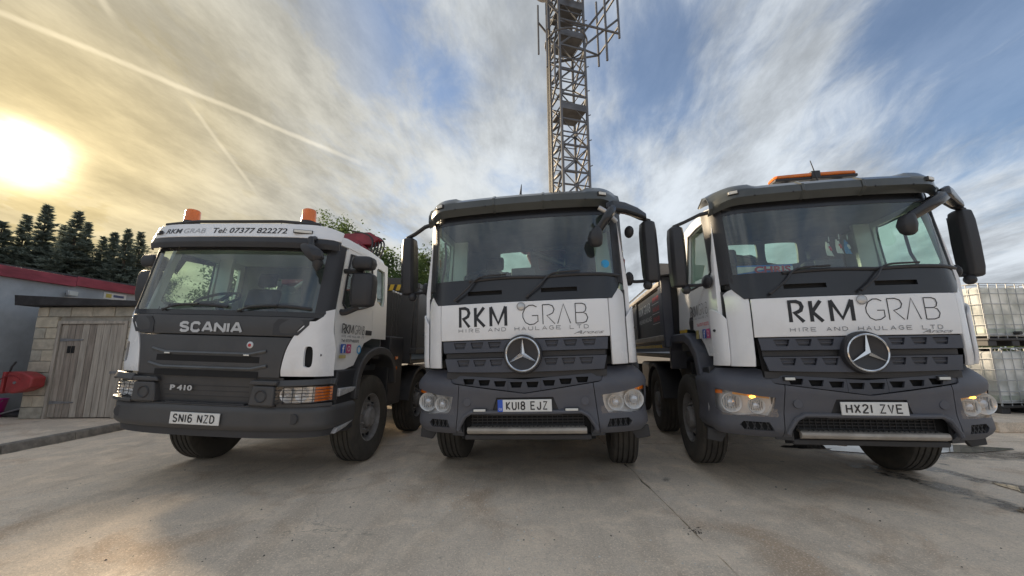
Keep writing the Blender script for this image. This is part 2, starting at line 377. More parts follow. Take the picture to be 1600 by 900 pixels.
def word(s, x0, x1, z0, z1, w, gap=.55, mb=None):
    """spaced stroke lettering"""
    mb = mb or MB(); wid = {'I': .35, ' ': .9}; tot = sum(wid.get(c, 1)+gap for c in s)-gap; u = (x1-x0)/tot; x = x0
    for c in s:
        k = wid.get(c, 1)
        if c != ' ': strokes({'R': 'R', 'G': 'g'}.get(c, c), x, x+k*u, z0, z1, w, mb)
        x += (k+gap)*u
    return mb

# ------------------------------------------------------------------ shared lorry pieces
def set_lean(root, ln):
    th = -ln
    for ch in root.children:
        if ch.name.split('.')[0] in ('wheel', 'axle'): continue
        ch.rotation_euler = (0, th, 0); ch.location = (-.5*sin(th), 0, .5-.5*cos(th))
def sides(mb): return ((1, mb), (-1, mb.mirx()))
WHEEL = {}
def wheel(root, x, y, s, r=.525):
    """one wheel: tyre with tread grooves, dished steel rim with hand holes, hub and nuts"""
    if not WHEEL:
        w = .155; prof = [(.29, -w*.80), (.33, -w*.95), (.43, -w), (.495, -w*.93), (.52, -w*.8)]
        for g in (-.55, -.2, .2, .55):
            prof += [(.526, w*(g-.09)), (.526, w*(g-.055)), (.510, w*(g-.045)), (.510, w*(g+.045)), (.526, w*(g+.055)), (.526, w*(g+.09))]
        prof += [(.52, w*.8), (.495, w*.93), (.43, w), (.33, w*.95), (.29, w*.8), (.29, -w*.8)]
        WHEEL['tyre'] = MB().lathe(prof, ax='x', n=48).mesh('tyre', smooth=30)
        rim = MB().lathe([(.295, -.12), (.30, .125), (.285, .13), (.272, .11), (.265, .05), (.25, .035), (.20, .075), (.145, .085), (.14, .06), (.0, .06)], ax='x', n=40)
        rm = rim.mesh('rim', smooth=35); o = link('rim', rm, RIM)
        WHEEL['rim'] = rm; bpy.data.objects.remove(o)
        hh = MB()
        for k in range(10):
            a = 2*pi*k/10; hh.lathe([(.0, .072), (.026, .072), (.026, .055)], (0, .226*cos(a), .226*sin(a)), 'x', 10)
        WHEEL['hand_hole'] = hh.mesh('hand_holes')
        nb = MB().lathe([(.135, .06), (.13, .12), (.105, .15), (.0, .155)], ax='x', n=24)
        for k in range(10):
            a = 2*pi*(k+.5)/10; nb.lathe([(.016, .075), (.016, .115), (.0, .118)], (0, .168*cos(a), .168*sin(a)), 'x', 6)
        WHEEL['hub'] = nb.mesh('hub', smooth=30)
    e = empty('wheel', (x, y, r), 0, root)
    e.rotation_euler = (random.random()*6.28, 0, 0 if s > 0 else pi); e.rotation_mode = 'ZYX' if False else 'XYZ'
    e.rotation_euler = (0, 0, 0 if s > 0 else pi)
    for k, mt in (('tyre', RUBBER), ('rim', RIM), ('hand_hole', DARK), ('hub', RIM)):
        link(k if k != 'hand_hole' else 'hand_holes', WHEEL[k], mt, e)
    return e
def seat(root, x, y, z):
    b = MB().box(x-.25, x+.25, y-.22, y+.28, z-.12, z+.06)
    o = mk('seat', b, SEAT, root, .05, seg=3)
    bk = MB().prism([(y+.2, z), (y+.36, z), (y+.48, z+.62), (y+.36, z+.64)], 'x', x-.24, x+.24)
    mk('backrest', bk, SEAT, o, .06, seg=3)
    mk('headrest', MB().prism([(y+.38, z+.66), (y+.48, z+.66), (y+.50, z+.86), (y+.42, z+.86)], 'x', x-.13, x+.13), SEAT, o, .04, seg=3)
def steering_wheel(root, x, y, z, r=.23):
    t = RD(28); pts = []
    R = Matrix.Translation((x, y, z)) @ Matrix.Rotation(t, 4, 'X')
    ring = [R @ Vector((r*cos(a), r*sin(a), 0)) for a in [2*pi*k/28 for k in range(29)]]
    b = MB().tube(ring, .017, 8)
    for a in (pi/2, pi*7/6, -pi/6): b.tube([R @ Vector((0, 0, -.03)), R @ Vector((r*cos(a), r*sin(a), 0))], .02, 6)
    b.tube([R @ Vector((0, 0, .0)), R @ Vector((0, 0, -.3))], .04, 8)
    mk('steering_wheel', b, INT, root)
def wiper(root, pts, blade, r=.010):
    o = mk('wiper', MB().tube(pts, [r*1.7]+[r]*(len(pts)-1), 8), BLACKP, root)
    mk('blade', MB().tube(blade, .013, 6, 1.3), BLACKP, o)
    return o
def plate(root, z, txt, y=-.004, eu=False, name='number_plate'):
    o = mk(name, MB().box(-.26, .26, y, y+.012, z-.056, z+.056), PLATE, root, .003)
    x0 = -.225 if not eu else -.18
    f = lambda a, b: y-.0015
    w = .44 if not eu else .40
    lt = plate_text(txt, x0, x0+w, z-.040, z+.040, .0125)
    mk('lettering', lt.mapv(lambda a, b, c: (a, y+b-.0006, c)), LETTER, o, smooth=0, recalc=False)
    if eu:
        e = mk('country_band', MB().box(-.2595, -.21, y-.0012, y+.001, z-.0555, z+.0555), BLUE, o)
        mk('country_lettering', fit(text('GB', .03), -.25, -.22, z-.042, z-.02, lambda a, b: y-.0022), PLATE, e, smooth=0)
    return o
def marker_lamp(root, x, y, z, w=.10, h=.03, mt=None, nx=0.0, name='marker_lamp'):
    M = Matrix.Translation((x, y, z)) @ Matrix.Rotation(nx, 4, 'Z')
    o = mk(name, MB().box(-w/2, w/2, -.012, .02, -h/2, h/2, M), BLACKP, root, .004)
    mk('lens', MB().box(-w/2+.008, w/2-.008, -.017, -.008, -h/2+.006, h/2-.006, M), mt or LENSW, o, .003)
    return o

# ------------------------------------------------------------------ the two lorries with the three-pointed star
CABT = smoothtab([(0, .03), (.4, .042), (.7, .068), (.86, .10), (.97, .175), (1.04, .26), (1.085, .36)])
BUMT = smoothtab([(0, .018), (.35, .03), (.62, .06), (.8, .115), (.97, .195), (1.1, .275), (1.18, .36), (1.212, .46)])
def yC(x, z=1.5): return interp(CABT, abs(x))+max(0, z-1.85)*.15+max(0, 1.2-z)*.1
def yB(x, z=.8): return interp(BUMT, abs(x))
BPATH = cr([(0, .018), (.35, .03), (.62, .06), (.8, .115), (.97, .195), (1.1, .275), (1.18, .36), (1.212, .48), (1.218, .80)], 5)
BFULL = [Vector((-p.x, p.y)) for p in BPATH[::-1]]+BPATH[1:]
def on_path(path, u):
    n = len(path)-1; k = min(int(u*n), n-1); t = u*n-k; return path[k].lerp(path[k+1], t)
def star_lorry_base(root):
    P = lambda *a, **k: mk(*a, **k)
    # --- bumper shell with V-shaped upper edge, lamp openings, intake, slots and seams
    def ztop(x):
        a = abs(x)
        if a < .74: return .945+.10*a/.74
        return 1.045+.135*min(1, (a-.74)/.10)*(2-min(1, (a-.74)/.10))*.5+.0675*min(1, (a-.74)/.10)
    def zbot(x): return .56 if abs(x) < .7 else .56-.012*min(1, (abs(x)-.7)/.3)
    def SB(u, v):
        p = on_path(BFULL, u); q = (on_path(BFULL, min(1, u+.004))-on_path(BFULL, max(0, u-.004))).normalized(); n = Vector((q.y, -q.x))
        lo, hi = zbot(p.x), ztop(p.x); z = lo+(hi-lo)*v
        off = -.05*max(0, (.63-z)/.07)**1.6 if z < .63 else 0
        if abs(p.x) > .74: off -= .11*max(0, (z-1.04)/.14)**1.7*min(1, (abs(p.x)-.70)/.12)
        off += .012*math.exp(-((z-(.95+.07*abs(p.x)))/.05)**2)-.016*max(0, 1-abs(z-.78)/.12)
        return (p.x+n.x*off, p.y+n.y*off, z)
    hl = [(.735, .918), (.90, .932), (1.06, .958), (1.175, .985), (1.178, .80), (1.13, .752), (1.03, .735), (.90, .752), (.795, .750), (.762, .80)]
    cuts = []
    hp = MB().prism(hl, 'y', -.4, .52); cuts += [hp, hp.mirx()]
    cuts.append(MB().prism([(-.53, .766), (.53, .766), (.585, .735), (.655, .63), (.61, .5), (-.61, .5), (-.655, .63), (-.585, .735)], 'y', -.3, .4))
    slot = MB().prism([(.80, .693), (.99, .690), (1.02, .655), (.985, .612), (.77, .618)], 'y', -.3, .5); cuts += [slot, slot.mirx()]
    cuts.append(MB().prism([(-.335, .752), (.335, .752), (.275, .912), (-.275, .912)], 'y', -.3, .4))
    seam = MB().prism([(.655, 1.06), (.662, 1.06), (.712, .5), (.705, .5)], 'y', -.3, .5); cuts += [seam, seam.mirx()]
    bump = P('bumper', MB().shell(SB, 96, 16, .03), SLATE, root, cuts=cuts, smooth=32)
    # plate recess and seam backing
    P('plate_recess', MB().prism([(-.345, .744), (.345, .744), (.28, .92), (-.28, .92)], 'y', .052, .075), BLACKP, bump)
    for s, b in sides(MB().box(.62, .75, .10, .12, .54, 1.03)): P('seam_backing', b.mapv(lambda x, y, z: (x, y+(abs(x)-.62)*.35+.0, z)), BLACKP, bump)
    for s, b in sides(MB().shell(lambda u, v: (.74+u*.31, yB(.74+u*.31)+.045, .60+v*.105), 8, 2, .01)): P('slot_mesh', b, DARK, bump)
    for s in (1, -1):
        bars = MB()
        for k in range(5):
            x = .79+k*.05; bars.tube([(s*x, yB(x)+.03, .612), (s*(x+.03), yB(x+.03)+.03, .692)], .006, 5)
            bars.tube([(s*(x+.03), yB(x)+.03, .612), (s*x, yB(x+.03)+.03, .692)], .006, 5)
        P('slot_grid', bars, BLACKP, bump)
    # brow around the lower intake
    brow = [(-.675, .60), (-.66, .64), (-.60, .735), (-.535, .772), (0, .774), (.535, .772), (.60, .735), (.66, .64), (.675, .60)]
    P('intake_brow', MB().tube([(x, yB(x)-.004, z) for x, z in brow], .020, 8), SLATE, bump)
    for s in (1, -1):
        P('tow_cap', MB().lathe([(.0, -.004), (.037, -.004), (.040, .008)], (s*.575, yB(.575)-.002, .868), 'y', 20), SLATE, bump)
    P('intake_mesh', MB().box(-.66, .66, .17, .185, .50, .79), DARK, bump)
    mesh = MB()
    for k in range(5): mesh.box(-.56, .56, .158, .168, .635+k*.028, .643+k*.028)
    for k in range(23): mesh.box(-.55+k*.05, -.545+k*.05, .156, .166, .625, .765)
    P('intake_grid', mesh, BLACKP, bump)
    bar = P('skid_bar', MB().loft([[(x, .030+.02*(abs(x)/.58)**2, .575), (x, .020+.02*(abs(x)/.58)**2, .60), (x, .030+.02*(abs(x)/.58)**2, .622), (x, .05+.02*(abs(x)/.58)**2, .630), (x, .09, .628), (x, .09, .56)] for x in [-.578+1.156*k/16 for k in range(17)]]), ALU, root, .004)
    st = MB()
    for k in range(26):
        x = -.50+k*.04; st.prism([(x, .628), (x+.018, .628), (x+.012, .637), (x+.005, .637)], 'y', .085, .10)
    P('tread_tooth', st, BLACKP, bar)
    P('tread_plate', MB().box(-.56, .56, .09, .17, .612, .628), ALU, bar)
    P('under_tray', MB().box(-.62, .62, .12, .6, .50, .55), BLACKP, root, .01)
    # --- smile strip with cut-outs
    def SS(u, v):
        x = -.765+1.53*u; a = abs(x); lo = .952+.10*a/.74; hi = 1.078+.052*(a/.74)
        hi -= .035*max(0, (a-.68)/.085); return (x, yB(x)+.012+.012*v*v, lo+(hi-lo)*v)
    cuts = []
    for k in range(4):
        x = .08+.16*k; z = 1.020+.055*x/.74
        n = MB().prism([(x-.062, z+.030), (x+.062, z+.030), (x+.044, z-.024), (x-.044, z-.024)], 'y', -.2, .4); cuts += [n, n.mirx()]
    for x in (-.16, .16): cuts.append(MB().box(x-.0015, x+.0015, -.2, .05, .9, 1.2))
    sm = P('bumper_strip', MB().shell(SS, 48, 4, .022), GRILLEP, root, cuts=cuts, smooth=30)
    P('strip_backing', MB().shell(lambda u, v: (-.78+1.56*u, yB(-.78+1.56*u)+.07, .94+v*.17), 24, 2, .01), DARK, sm)
    # --- grille: two rows, black surround, backing
    gb = P('grille', MB().shell(lambda u, v: ((-.80-.03*v)+(1.60+.06*v)*u, yC((-.80-.03*v)+(1.60+.06*v)*u, 1.3)+.055, 1.09+v*.38), 24, 4, .01), DARK, root)
    for z0, z1, xw0, xw1, offs in ((1.352, 1.466, .818, .832, (.285, .465, .645)), (1.166, 1.292, .775, .808, (.270, .440, .610))):
        def SG(u, v, z0=z0, z1=z1, a=xw0, b=xw1):
            w = a+(b-a)*v; x = -w+2*w*u; dz = -.014*(1-(x/.83)**2) if z0 < 1.3 else 0
            return (x, yC(x, 1.3)-.004-.012*(1-v), z0+(z1-z0)*v+dz*(1-v))
        cuts = []
        for x in offs:
            zt = z1-.016; n = MB().prism([(x-.068, zt), (x+.068, zt), (x+.046, zt-.062), (x-.046, zt-.062)], 'y', -.2, .4); cuts += [n, n.mirx()]
        P('grille_slat', MB().shell(SG, 44, 5, .022), GRILLEP, gb, cuts=cuts, smooth=30)
        for s in (1, -1):
            for x in offs:
                zt = z1-.016; yy = yC(x, 1.3)
                P('slat_cup', MB().prism([(s*(x-.066), zt-.004), (s*(x+.066), zt-.004), (s*(x+.044), zt-.064), (s*(x-.044), zt-.064)], 'y', yy+.018, yy+.026).box(min(s*(x-.05), s*(x+.05)), max(s*(x-.05), s*(x+.05)), yy+.002, yy+.02, zt-.040, zt-.030), GRILLEP, gb)
    for z0, z1 in ((1.296, 1.346), (1.095, 1.155)):
        P('grille_gap', MB().shell(lambda u, v: (-.80+1.6*u, yC(-.80+1.6*u, 1.3)+.028, z0+v*(z1-z0)), 24, 1, .01), BLACKP, gb)
    # --- star badge
    cz, cy = 1.323, -.035
    bd = P('star_badge', MB().lathe([(0, .0), (.150, .0), (.155, -.004), (.182, -.002), (.190, .02), (.190, .09)], (0, cy+.012, cz), 'y', 48), BLACKP, root)
    P('ring', MB().lathe([(.150, .0), (.152, -.018), (.160, -.024), (.168, -.018), (.170, 0)], (0, cy+.012, cz), 'y', 56), CHROME, bd)
    star = MB()
    for k in range(3):
        a = pi/2+2*pi*k/3; t = Vector((cos(a), sin(a)))
        la, lb = a-pi/3, a+pi/3; i1 = Vector((cos(la), sin(la)))*.026; i2 = Vector((cos(lb), sin(lb)))*.026; tip = t*.154
        n = Vector((-t.y, t.x))*.003
        c3 = lambda v, y: (v.x, cy+y, cz+v.y)
        star.add([c3(Vector((0, 0)), -.030), c3(i1, -.004), c3(tip-n, -.004), c3(tip, -.008), c3(tip+n, -.004), c3(i2, -.004)], [(0, 1, 2, 3), (0, 3, 4, 5)])
    P('star', star, CHROME, bd, recalc=False, smooth=0)
    # --- white front panel and corner panels
    front = MB().shell(lambda u, v: (-.857+1.714*u, yC(-.857+1.714*u, 1.6)-.006*sin(pi*v), 1.474+v*.372), 36, 6, .02)
    P('front_panel', front, WHITE, root, .006, smooth=50)
    CP = cr([(.865, .103), (.93, .140), (.99, .195), (1.035, .255)], 6)
    for s, b in sides(MB().shell(lambda u, v: (lambda p: (p.x-.012*max(0, (v-.9)/.1)**2*0, p.y, 1.200+v*(.765-.14*max(0, u-.0)**3*0)+.0))(on_path(CP, u)), 10, 10, .025)):
        b.mapv(lambda x, y, z: (x, y+max(0, z-1.80)*.22+max(0, 1.25-z)*.25, z-.06*max(0, (abs(x)-.96)/.08)**2*(1 if z > 1.9 else 0)-.10*max(0, (.905-abs(x))/.04)*(1 if z > 1.9 else 0)))
        P('corner_panel', b, WHITE, root, .006, smooth=50)
    FL = cr([(1.045, .225), (1.09, .26), (1.125, .33), (1.140, .42)], 6)
    for s, b in sides(MB().shell(lambda u, v: (lambda p: (p.x, p.y, 1.205+.05*u*0+v*(.58-.12*(1-u)**2)))(on_path(FL, u)), 10, 10, .02)):
        b.mapv(lambda x, y, z: (x+(.0 if z > 1.3 else 0), y+max(0, 1.27-z)*.35, z))
        o = P('wind_deflector', b, WHITE, root, .006, smooth=50)
        P('repeater_lamp', MB().ball((s*1.128, .34, 1.56), (.016, .022, .014)), BLACKP, o)
    for s, b in sides(MB().box(1.0, 1.05, .29, .62, 1.2, 1.95)): P('corner_core', b, BLACKP, root)
    # --- black scuttle below the glass with two grab recesses, header and pillars
    WSW = [(2.075, 1.0), (2.80, .985)]
    sc = P('scuttle_panel', MB().shell(lambda u, v: ((-.90-.085*min(1, v*2.2))+(1.80+.17*min(1, v*2.2))*u, yC((-.90-.085*min(1, v*2.2))+(1.80+.17*min(1, v*2.2))*u, 1.846+v*.255)+.004, 1.850+v*.255), 36, 6, .02), GLOSSB, root, .004, smooth=50,
           cuts=[MB().box(a, a+.36, -.1, .4, 1.93, 1.975) for a in (-.56, .20)])
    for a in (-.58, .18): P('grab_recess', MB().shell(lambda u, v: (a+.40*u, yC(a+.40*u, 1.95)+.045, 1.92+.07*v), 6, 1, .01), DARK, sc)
    ws = P('windscreen', MB().sheet(lambda u, v: (-.985+1.97*u, yC(-.985+1.97*u, 2.08+v*.76)+.012, 2.08+v*.76), 36, 8), GLASS, root, smooth=60)
    P('windscreen_header', MB().shell(lambda u, v: (-1.03+2.06*u, yC(-1.03+2.06*u, 2.765+v*.14)+.008, 2.765+v*.14), 30, 3, .02), GLOSSB, root, smooth=50)
    for s, b in sides(MB().shell(lambda u, v: (lambda x, z: (x, yC(x, z)+.004, z))(.952+u*.135+.006*v, 2.02+v*.87), 8, 10, .03)): P('pillar', b, BLACKP, root, .004, smooth=50)
    # --- smoked sun visor with horns, ribs and lamps
    def SV(u, v):
        x = -1.075+2.15*u; a = abs(x); horn = max(0, min(1, (a-.66)/.06))
        yb = interp(CABT, min(a, 1.04))+.075
        prof = [(.02, 2.838), (-.045, 2.90), (-.035, 2.975), (.06, 3.035+.03*horn), (.22, 3.06+.045*horn), (.45, 3.05)]
        p = on_path([Vector(q) for q in prof], v)
        drop = .05*max(0, (a-.85)/.22)**2
        return (x, yb+p.x*(1-.25*max(0, (a-.9)/.17)), p.y-drop)
    vz = P('sun_visor', MB().shell(SV, 60, 15, .015), VISOR, root, smooth=40)
    for x in (-.27, .26):
        P('visor_rib', MB().loft([[(x-.014+w, SV((x+1.075)/2.15, t)[1]-.010, SV((x+1.075)/2.15, t)[2]+.004) for w in (0, .028)]+[(x-.014+w, SV((x+1.075)/2.15, t)[1]+.008, SV((x+1.075)/2.15, t)[2]-.004) for w in (.028, 0)] for t in [k/10 for k in range(0, 9)]]), VISOR, vz, .003)
    for x in (-.885, .875): marker_lamp(vz, x, SV((x+1.075)/2.15, .42)[1]-.014, 2.958, .10, .042, nx=(.5 if x > 0 else -.5)*1.0)
    for x in (-.70, -.36, .36, .70): P('visor_bolt', MB().ball((x, SV((x+1.075)/2.15, .3)[1]-.004, 2.90), .010, 8, 6), BLACKP, vz)
    # --- cab: side doors with window openings, roof, rear wall, floor
    def xs(y, z): return min(1.09+.04*min(1, max(0, (y-.30)/.5)), 1.13)-max(0, z-2.05)*.085
    outline = [(.30, 1.30), (.62, 1.30), (.70, 1.42), (.84, 1.54), (1.05, 1.612), (1.22, 1.615), (1.22, 2.90), (.50, 2.90), (.40, 2.78), (.30, 2.0)]
    win = cr([(.40, 2.19), (.60, 2.10), (1.12, 2.10), (1.15, 2.30), (1.15, 2.74), (1.05, 2.78), (.56, 2.78), (.47, 2.66), (.40, 2.19)], 4)[:-1]
    for s in (1, -1):
        b = MB().prism([tuple(p) for p in outline], 'x', .90, 1.13)
        o = P('door', b, WHITE, root, cuts=[MB().prism([tuple(p) for p in win], 'x', .5, 1.5), MB().prism([(.2, 1.2), (1.17, 1.2), (1.17, 3.2), (.2, 3.2)], 'x', .5, 1.085)], smooth=30)
        for v in o.data.vertices: v.co.x = s*(v.co.x-1.13+xs(v.co.y, v.co.z))
        if s < 0: o.data.flip_normals()
        wg = P('window', MB().prism([(p[0], p[1]) for p in win], 'x', 1.085, 1.091).mapv(lambda x, y, z: (s*(x-1.13+xs(y, z)), y, z)), GLASS2, o)
        P('window_seal', MB().tube([(s*(xs(p[0], p[1])+.001), p[0], p[1]) for p in win+win[:1]], .011, 6), BLACKP, o)
        P('door_handle', MB().prism([(1.04, 1.60), (1.17, 1.60), (1.19, 1.70), (1.15, 1.76), (1.05, 1.76)], 'x', s*1.120, s*1.134), BLACKP, o, .004)
        P('grab_handle', MB().tube([(s*1.02, .62, 2.2), (s*1.00, .66, 2.35), (s*.98, .66, 2.55), (s*.97, .6, 2.68)], .014, 8), INT, o)
        rq = MB().box(min(s*1.085, s*1.128), max(s*1.085, s*1.128), 1.226, 1.70, 1.62, 2.90)
        rq.mapv(lambda x, y, z: (s*(abs(x)-max(0, z-2.05)*.085), y, z))
        rp = P('rear_quarter', rq, WHITE, root, .008)
        P('reflector', MB().box(min(s*1.124, s*1.132), max(s*1.124, s*1.132), 1.34, 1.66, 1.585, 1.625), mat('yellow_reflector', (.62, .40, .03), .4), rp)
    roof = MB().loft([[(-w, y, 2.86), (-w+.06, y, 2.95+dz), (-.45, y, 3.0+dz), (.45, y, 3.0+dz), (w-.06, y, 2.95+dz), (w, y, 2.86)] for y, w, dz in ((.42, 1.03, -.02), (.7, 1.056, .03), (1.2, 1.056, .05), (1.6, 1.056, .02), (1.70, 1.03, -.03))])
    P('roof', roof, WHITE, root, .01, smooth=50)
    P('rear_wall', MB().box(-1.10, 1.10, 1.705, 1.74, 1.35, 2.88), INT_L, root,
      cuts=[MB().prism([tuple(p) for p in cr([(a+.04, 2.50), (b-.04, 2.50), (b, 2.56), (b, 2.76), (b-.05, 2.80), (a+.05, 2.80), (a, 2.76), (a, 2.56), (a+.04, 2.50)], 3)[:-1]], 'y', 1.6, 1.9) for a, b in ((-.48, -.03), (.08, .48))])
    rwin = P('rear_window', MB().box(-.50, .50, 1.715, 1.72, 2.48, 2.82), GLASS2, root)
    P('cab_floor', MB().box(-1.06, 1.06, .30, 1.70, 1.28, 1.34), INT, root)
    P('headlining', MB().box(-1.0, 1.0, .45, 1.70, 2.84, 2.86), INT_L, root)
    P('inner_firewall', MB().box(-.98, .98, .30, .34, 1.2, 2.0), INT, root)
    ds = P('dashboard', MB().shell(lambda u, v: (-1.0+2.0*u, yC(-1.0+2*u, 2.05)+.05+v*.48, 2.02+.035*sin(pi*v)-.06*v), 20, 6, .05), INT, root, smooth=50)
    P('dash_front', MB().box(-.98, .98, .60, .66, 1.5, 2.0), INT, ds, .03)
    steering_wheel(root, -.50, .62, 2.24)
    seat(root, -.52, 1.02, 1.82); seat(root, .58, 1.02, 1.82)
    tb = P('dash_tablet', MB().prism([(.26, 2.04), (.29, 2.04), (.33, 2.25), (.30, 2.25)], 'x', -.13, .13), INT, root, .012)
    # --- wipers
    for bx in (-.70, .05):
        e = (bx+.27, yC(.4, 2.11)-.02, 2.12); w1 = (bx+.95, yC(min(.98, abs(bx+.95)), 2.10)-.012, 2.10)
        wiper(root, cr([(bx, yC(bx, 1.88)-.03, 1.885), (bx+.14, yC(bx+.14, 1.98)-.045, 2.0), e, (bx+.55, yC(bx+.55, 2.12)-.03, 2.135)], 4), [(bx+.15+k*.1, yC(min(.98, abs(bx+.15+k*.1)), 2.10)-.006, 2.09+.016*sin(pi*k/8)) for k in range(9)])
    # --- mirrors
    for s in (1, -1):
        hs = MB().loft([[(s*(1.385+dx*w), .50+dy*d, z) for dx, dy in ((-1, .7), (-.85, -.55), (-.5, -1), (.5, -.95), (.9, -.5), (1, .7))] for z, w, d in ((2.045, .060, .04), (2.06, .082, .07), (2.14, .090, .085), (2.4, .093, .09), (2.62, .090, .085), (2.715, .080, .07), (2.738, .05, .035))])
        o = P('mirror', hs, BLACKP, root, .008, seg=3, smooth=50)
        P('mirror_glass', MB().box(s*1.385-.075, s*1.385+.075, .565, .572, 2.10, 2.68), CHROME, o)
        P('mirror_arm', MB().loft([[(s*x, y+a, z+b) for a, b in ((-.03, -.016), (.03, -.016), (.03, .016), (-.03, .016))] for x, y, z in ((1.02, .36, 2.845), (1.15, .40, 2.83), (1.30, .47, 2.775), (1.42, .5, 2.735))]), BLACKP, o, .006)
        P('mirror_arm', MB().tube(cr([(s*1.09, .42, 2.08), (s*1.18, .46, 2.06), (s*1.30, .5, 2.065), (s*1.40, .5, 2.07)], 4), .026, 8, .7), BLACKP, o)
        P('mirror_joint', MB().ball((s*1.33, .48, 2.015), (.05, .05, .05)), BLACKP, o)
        # side-window kerb mirror on a bracket
        P('mirror_foot', MB().ball((s*1.13, .42, 2.085), (.045, .11, .075)), BLACKP, o)
    # --- wheel arches, steps, chassis
    outer = [(.70, .62), (.70, 1.12), (.78, 1.34), (.98, 1.50), (1.20, 1.575), (1.85, 1.575), (2.02, 1.45), (2.06, 1.1)]
    inner = [(1.97, 1.1), (1.93, 1.37), (1.80, 1.46), (1.25, 1.46), (1.06, 1.40), (.90, 1.28), (.82, 1.08), (.82, .62)]
    for s in (1, -1):
        o = P('wheel_arch', MB().prism(outer+inner, 'x', *sorted((s*.86, s*1.205))), SLATE, root, .02, seg=3)
        P('arch_liner', MB().prism([(.86, 1.1), (1.0, 1.36), (1.3, 1.45), (1.9, 1.45), (1.95, 1.3), (1.95, 1.2), (.92, 1.0)], 'x', *sorted((s*.80, s*.86))), DARK, o)
        P('step', MB().prism([(.50, .52), (.83, .52), (.83, 1.16), (.50, 1.20)], 'x', *sorted((s*.92, s*1.17))), BLACKP, root, .02,
          cuts=[MB().box(*sorted((s*1.05, s*1.3)), .54, .80, .80, .95), MB().box(*sorted((s*1.05, s*1.3)), .54, .80, .60, .72)])
        P('mud_flap', MB().prism([(1.02, .56), (1.225, .565), (1.235, .45), (1.10, .425), (1.06, .48)], 'y', .52, .56).mapv(lambda x, y, z: (s*x, y, z)), BLACKP, root, .008)
    ch = P('chassis_rail', MB().box(-.44, -.36, .35, 8.6, .72, 1.0).box(.36, .44, .35, 8.6, .72, 1.0), BLACKP, root)
    P('engine_block', MB().box(-.42, .42, .45, 1.6, .56, 1.3), DARK, root, .05)
    for y in (1.405, 3.30, 5.75, 7.12):
        ax = mk('axle', MB().box(-.95, .95, y-.06, y+.06, .45, .57), BLACKP, root, .02)
        for s in (1, -1):
            wheel(root, s*1.04, y, s)
    for s in (1, -1):
        P('mudguard', MB().prism([(3.30+.66*cos(a), .53+.62*sin(a)) for a in [RD(8+k*16.4) for k in range(11)]]+[(3.30+.60*cos(a), .53+.565*sin(a)) for a in [RD(172-k*16.4) for k in range(11)]], 'x', *sorted((s*.86, s*1.21))), BLACKP, root, .008)
        P('fuel_tank', MB().prism([(4.05, .62), (4.9, .62), (4.9, 1.14), (4.05, 1.14)], 'x', *sorted((s*.55, s*1.14))), ALU, root, .06, seg=4)
    # --- tipper body
    body = MB().box(-1.24, -1.19, 1.98, 8.6, 1.46, 2.36).box(1.19, 1.24, 1.98, 8.6, 1.46, 2.36).box(-1.19, 1.19, 1.98, 2.04, 1.25, 2.40).box(-1.19, 1.19, 8.54, 8.6, 1.25, 2.3).box(-1.19, 1.19, 2.04, 8.54, 1.25, 1.32)
    bo = P('tipper_body', body, SCPANEL, root, .01)
    for s in (1, -1):
        P('top_rail', MB().prism([(s*1.245, 2.30), (s*1.30, 2.31), (s*1.30, 2.37), (s*1.25, 2.42), (s*1.17, 2.42), (s*1.17, 2.37), (s*1.245, 2.365)], 'y', 1.99, 8.62), ALU, bo, .006)
        P('sheet_rail', MB().tube([(s*1.24, 2.05, 2.47), (s*1.24, 8.6, 2.47)], .018, 8), CHROME, bo)
        P('lower_rail', MB().box(*sorted((s*1.18, s*1.28)), 1.99, 8.62, 1.50, 1.585), ALU, bo, .008)
        P('corner_post', MB().box(*sorted((s*1.13, s*1.275)), 1.93, 2.18, 1.40, 2.44), SLATE, bo, .02)
        P('reflective_strip', MB().box(*sorted((s*1.20, s*1.262)), 2.3, 8.4, 1.40, 1.445), mat('yellow_reflector', (.62, .40, .03), .4), bo)
        for k in range(3):
            P('side_post', MB().box(*sorted((s*1.20, s*1.275)), 4.3+k*1.4, 4.42+k*1.4, 1.585, 2.31), SCPANEL, bo, .01)

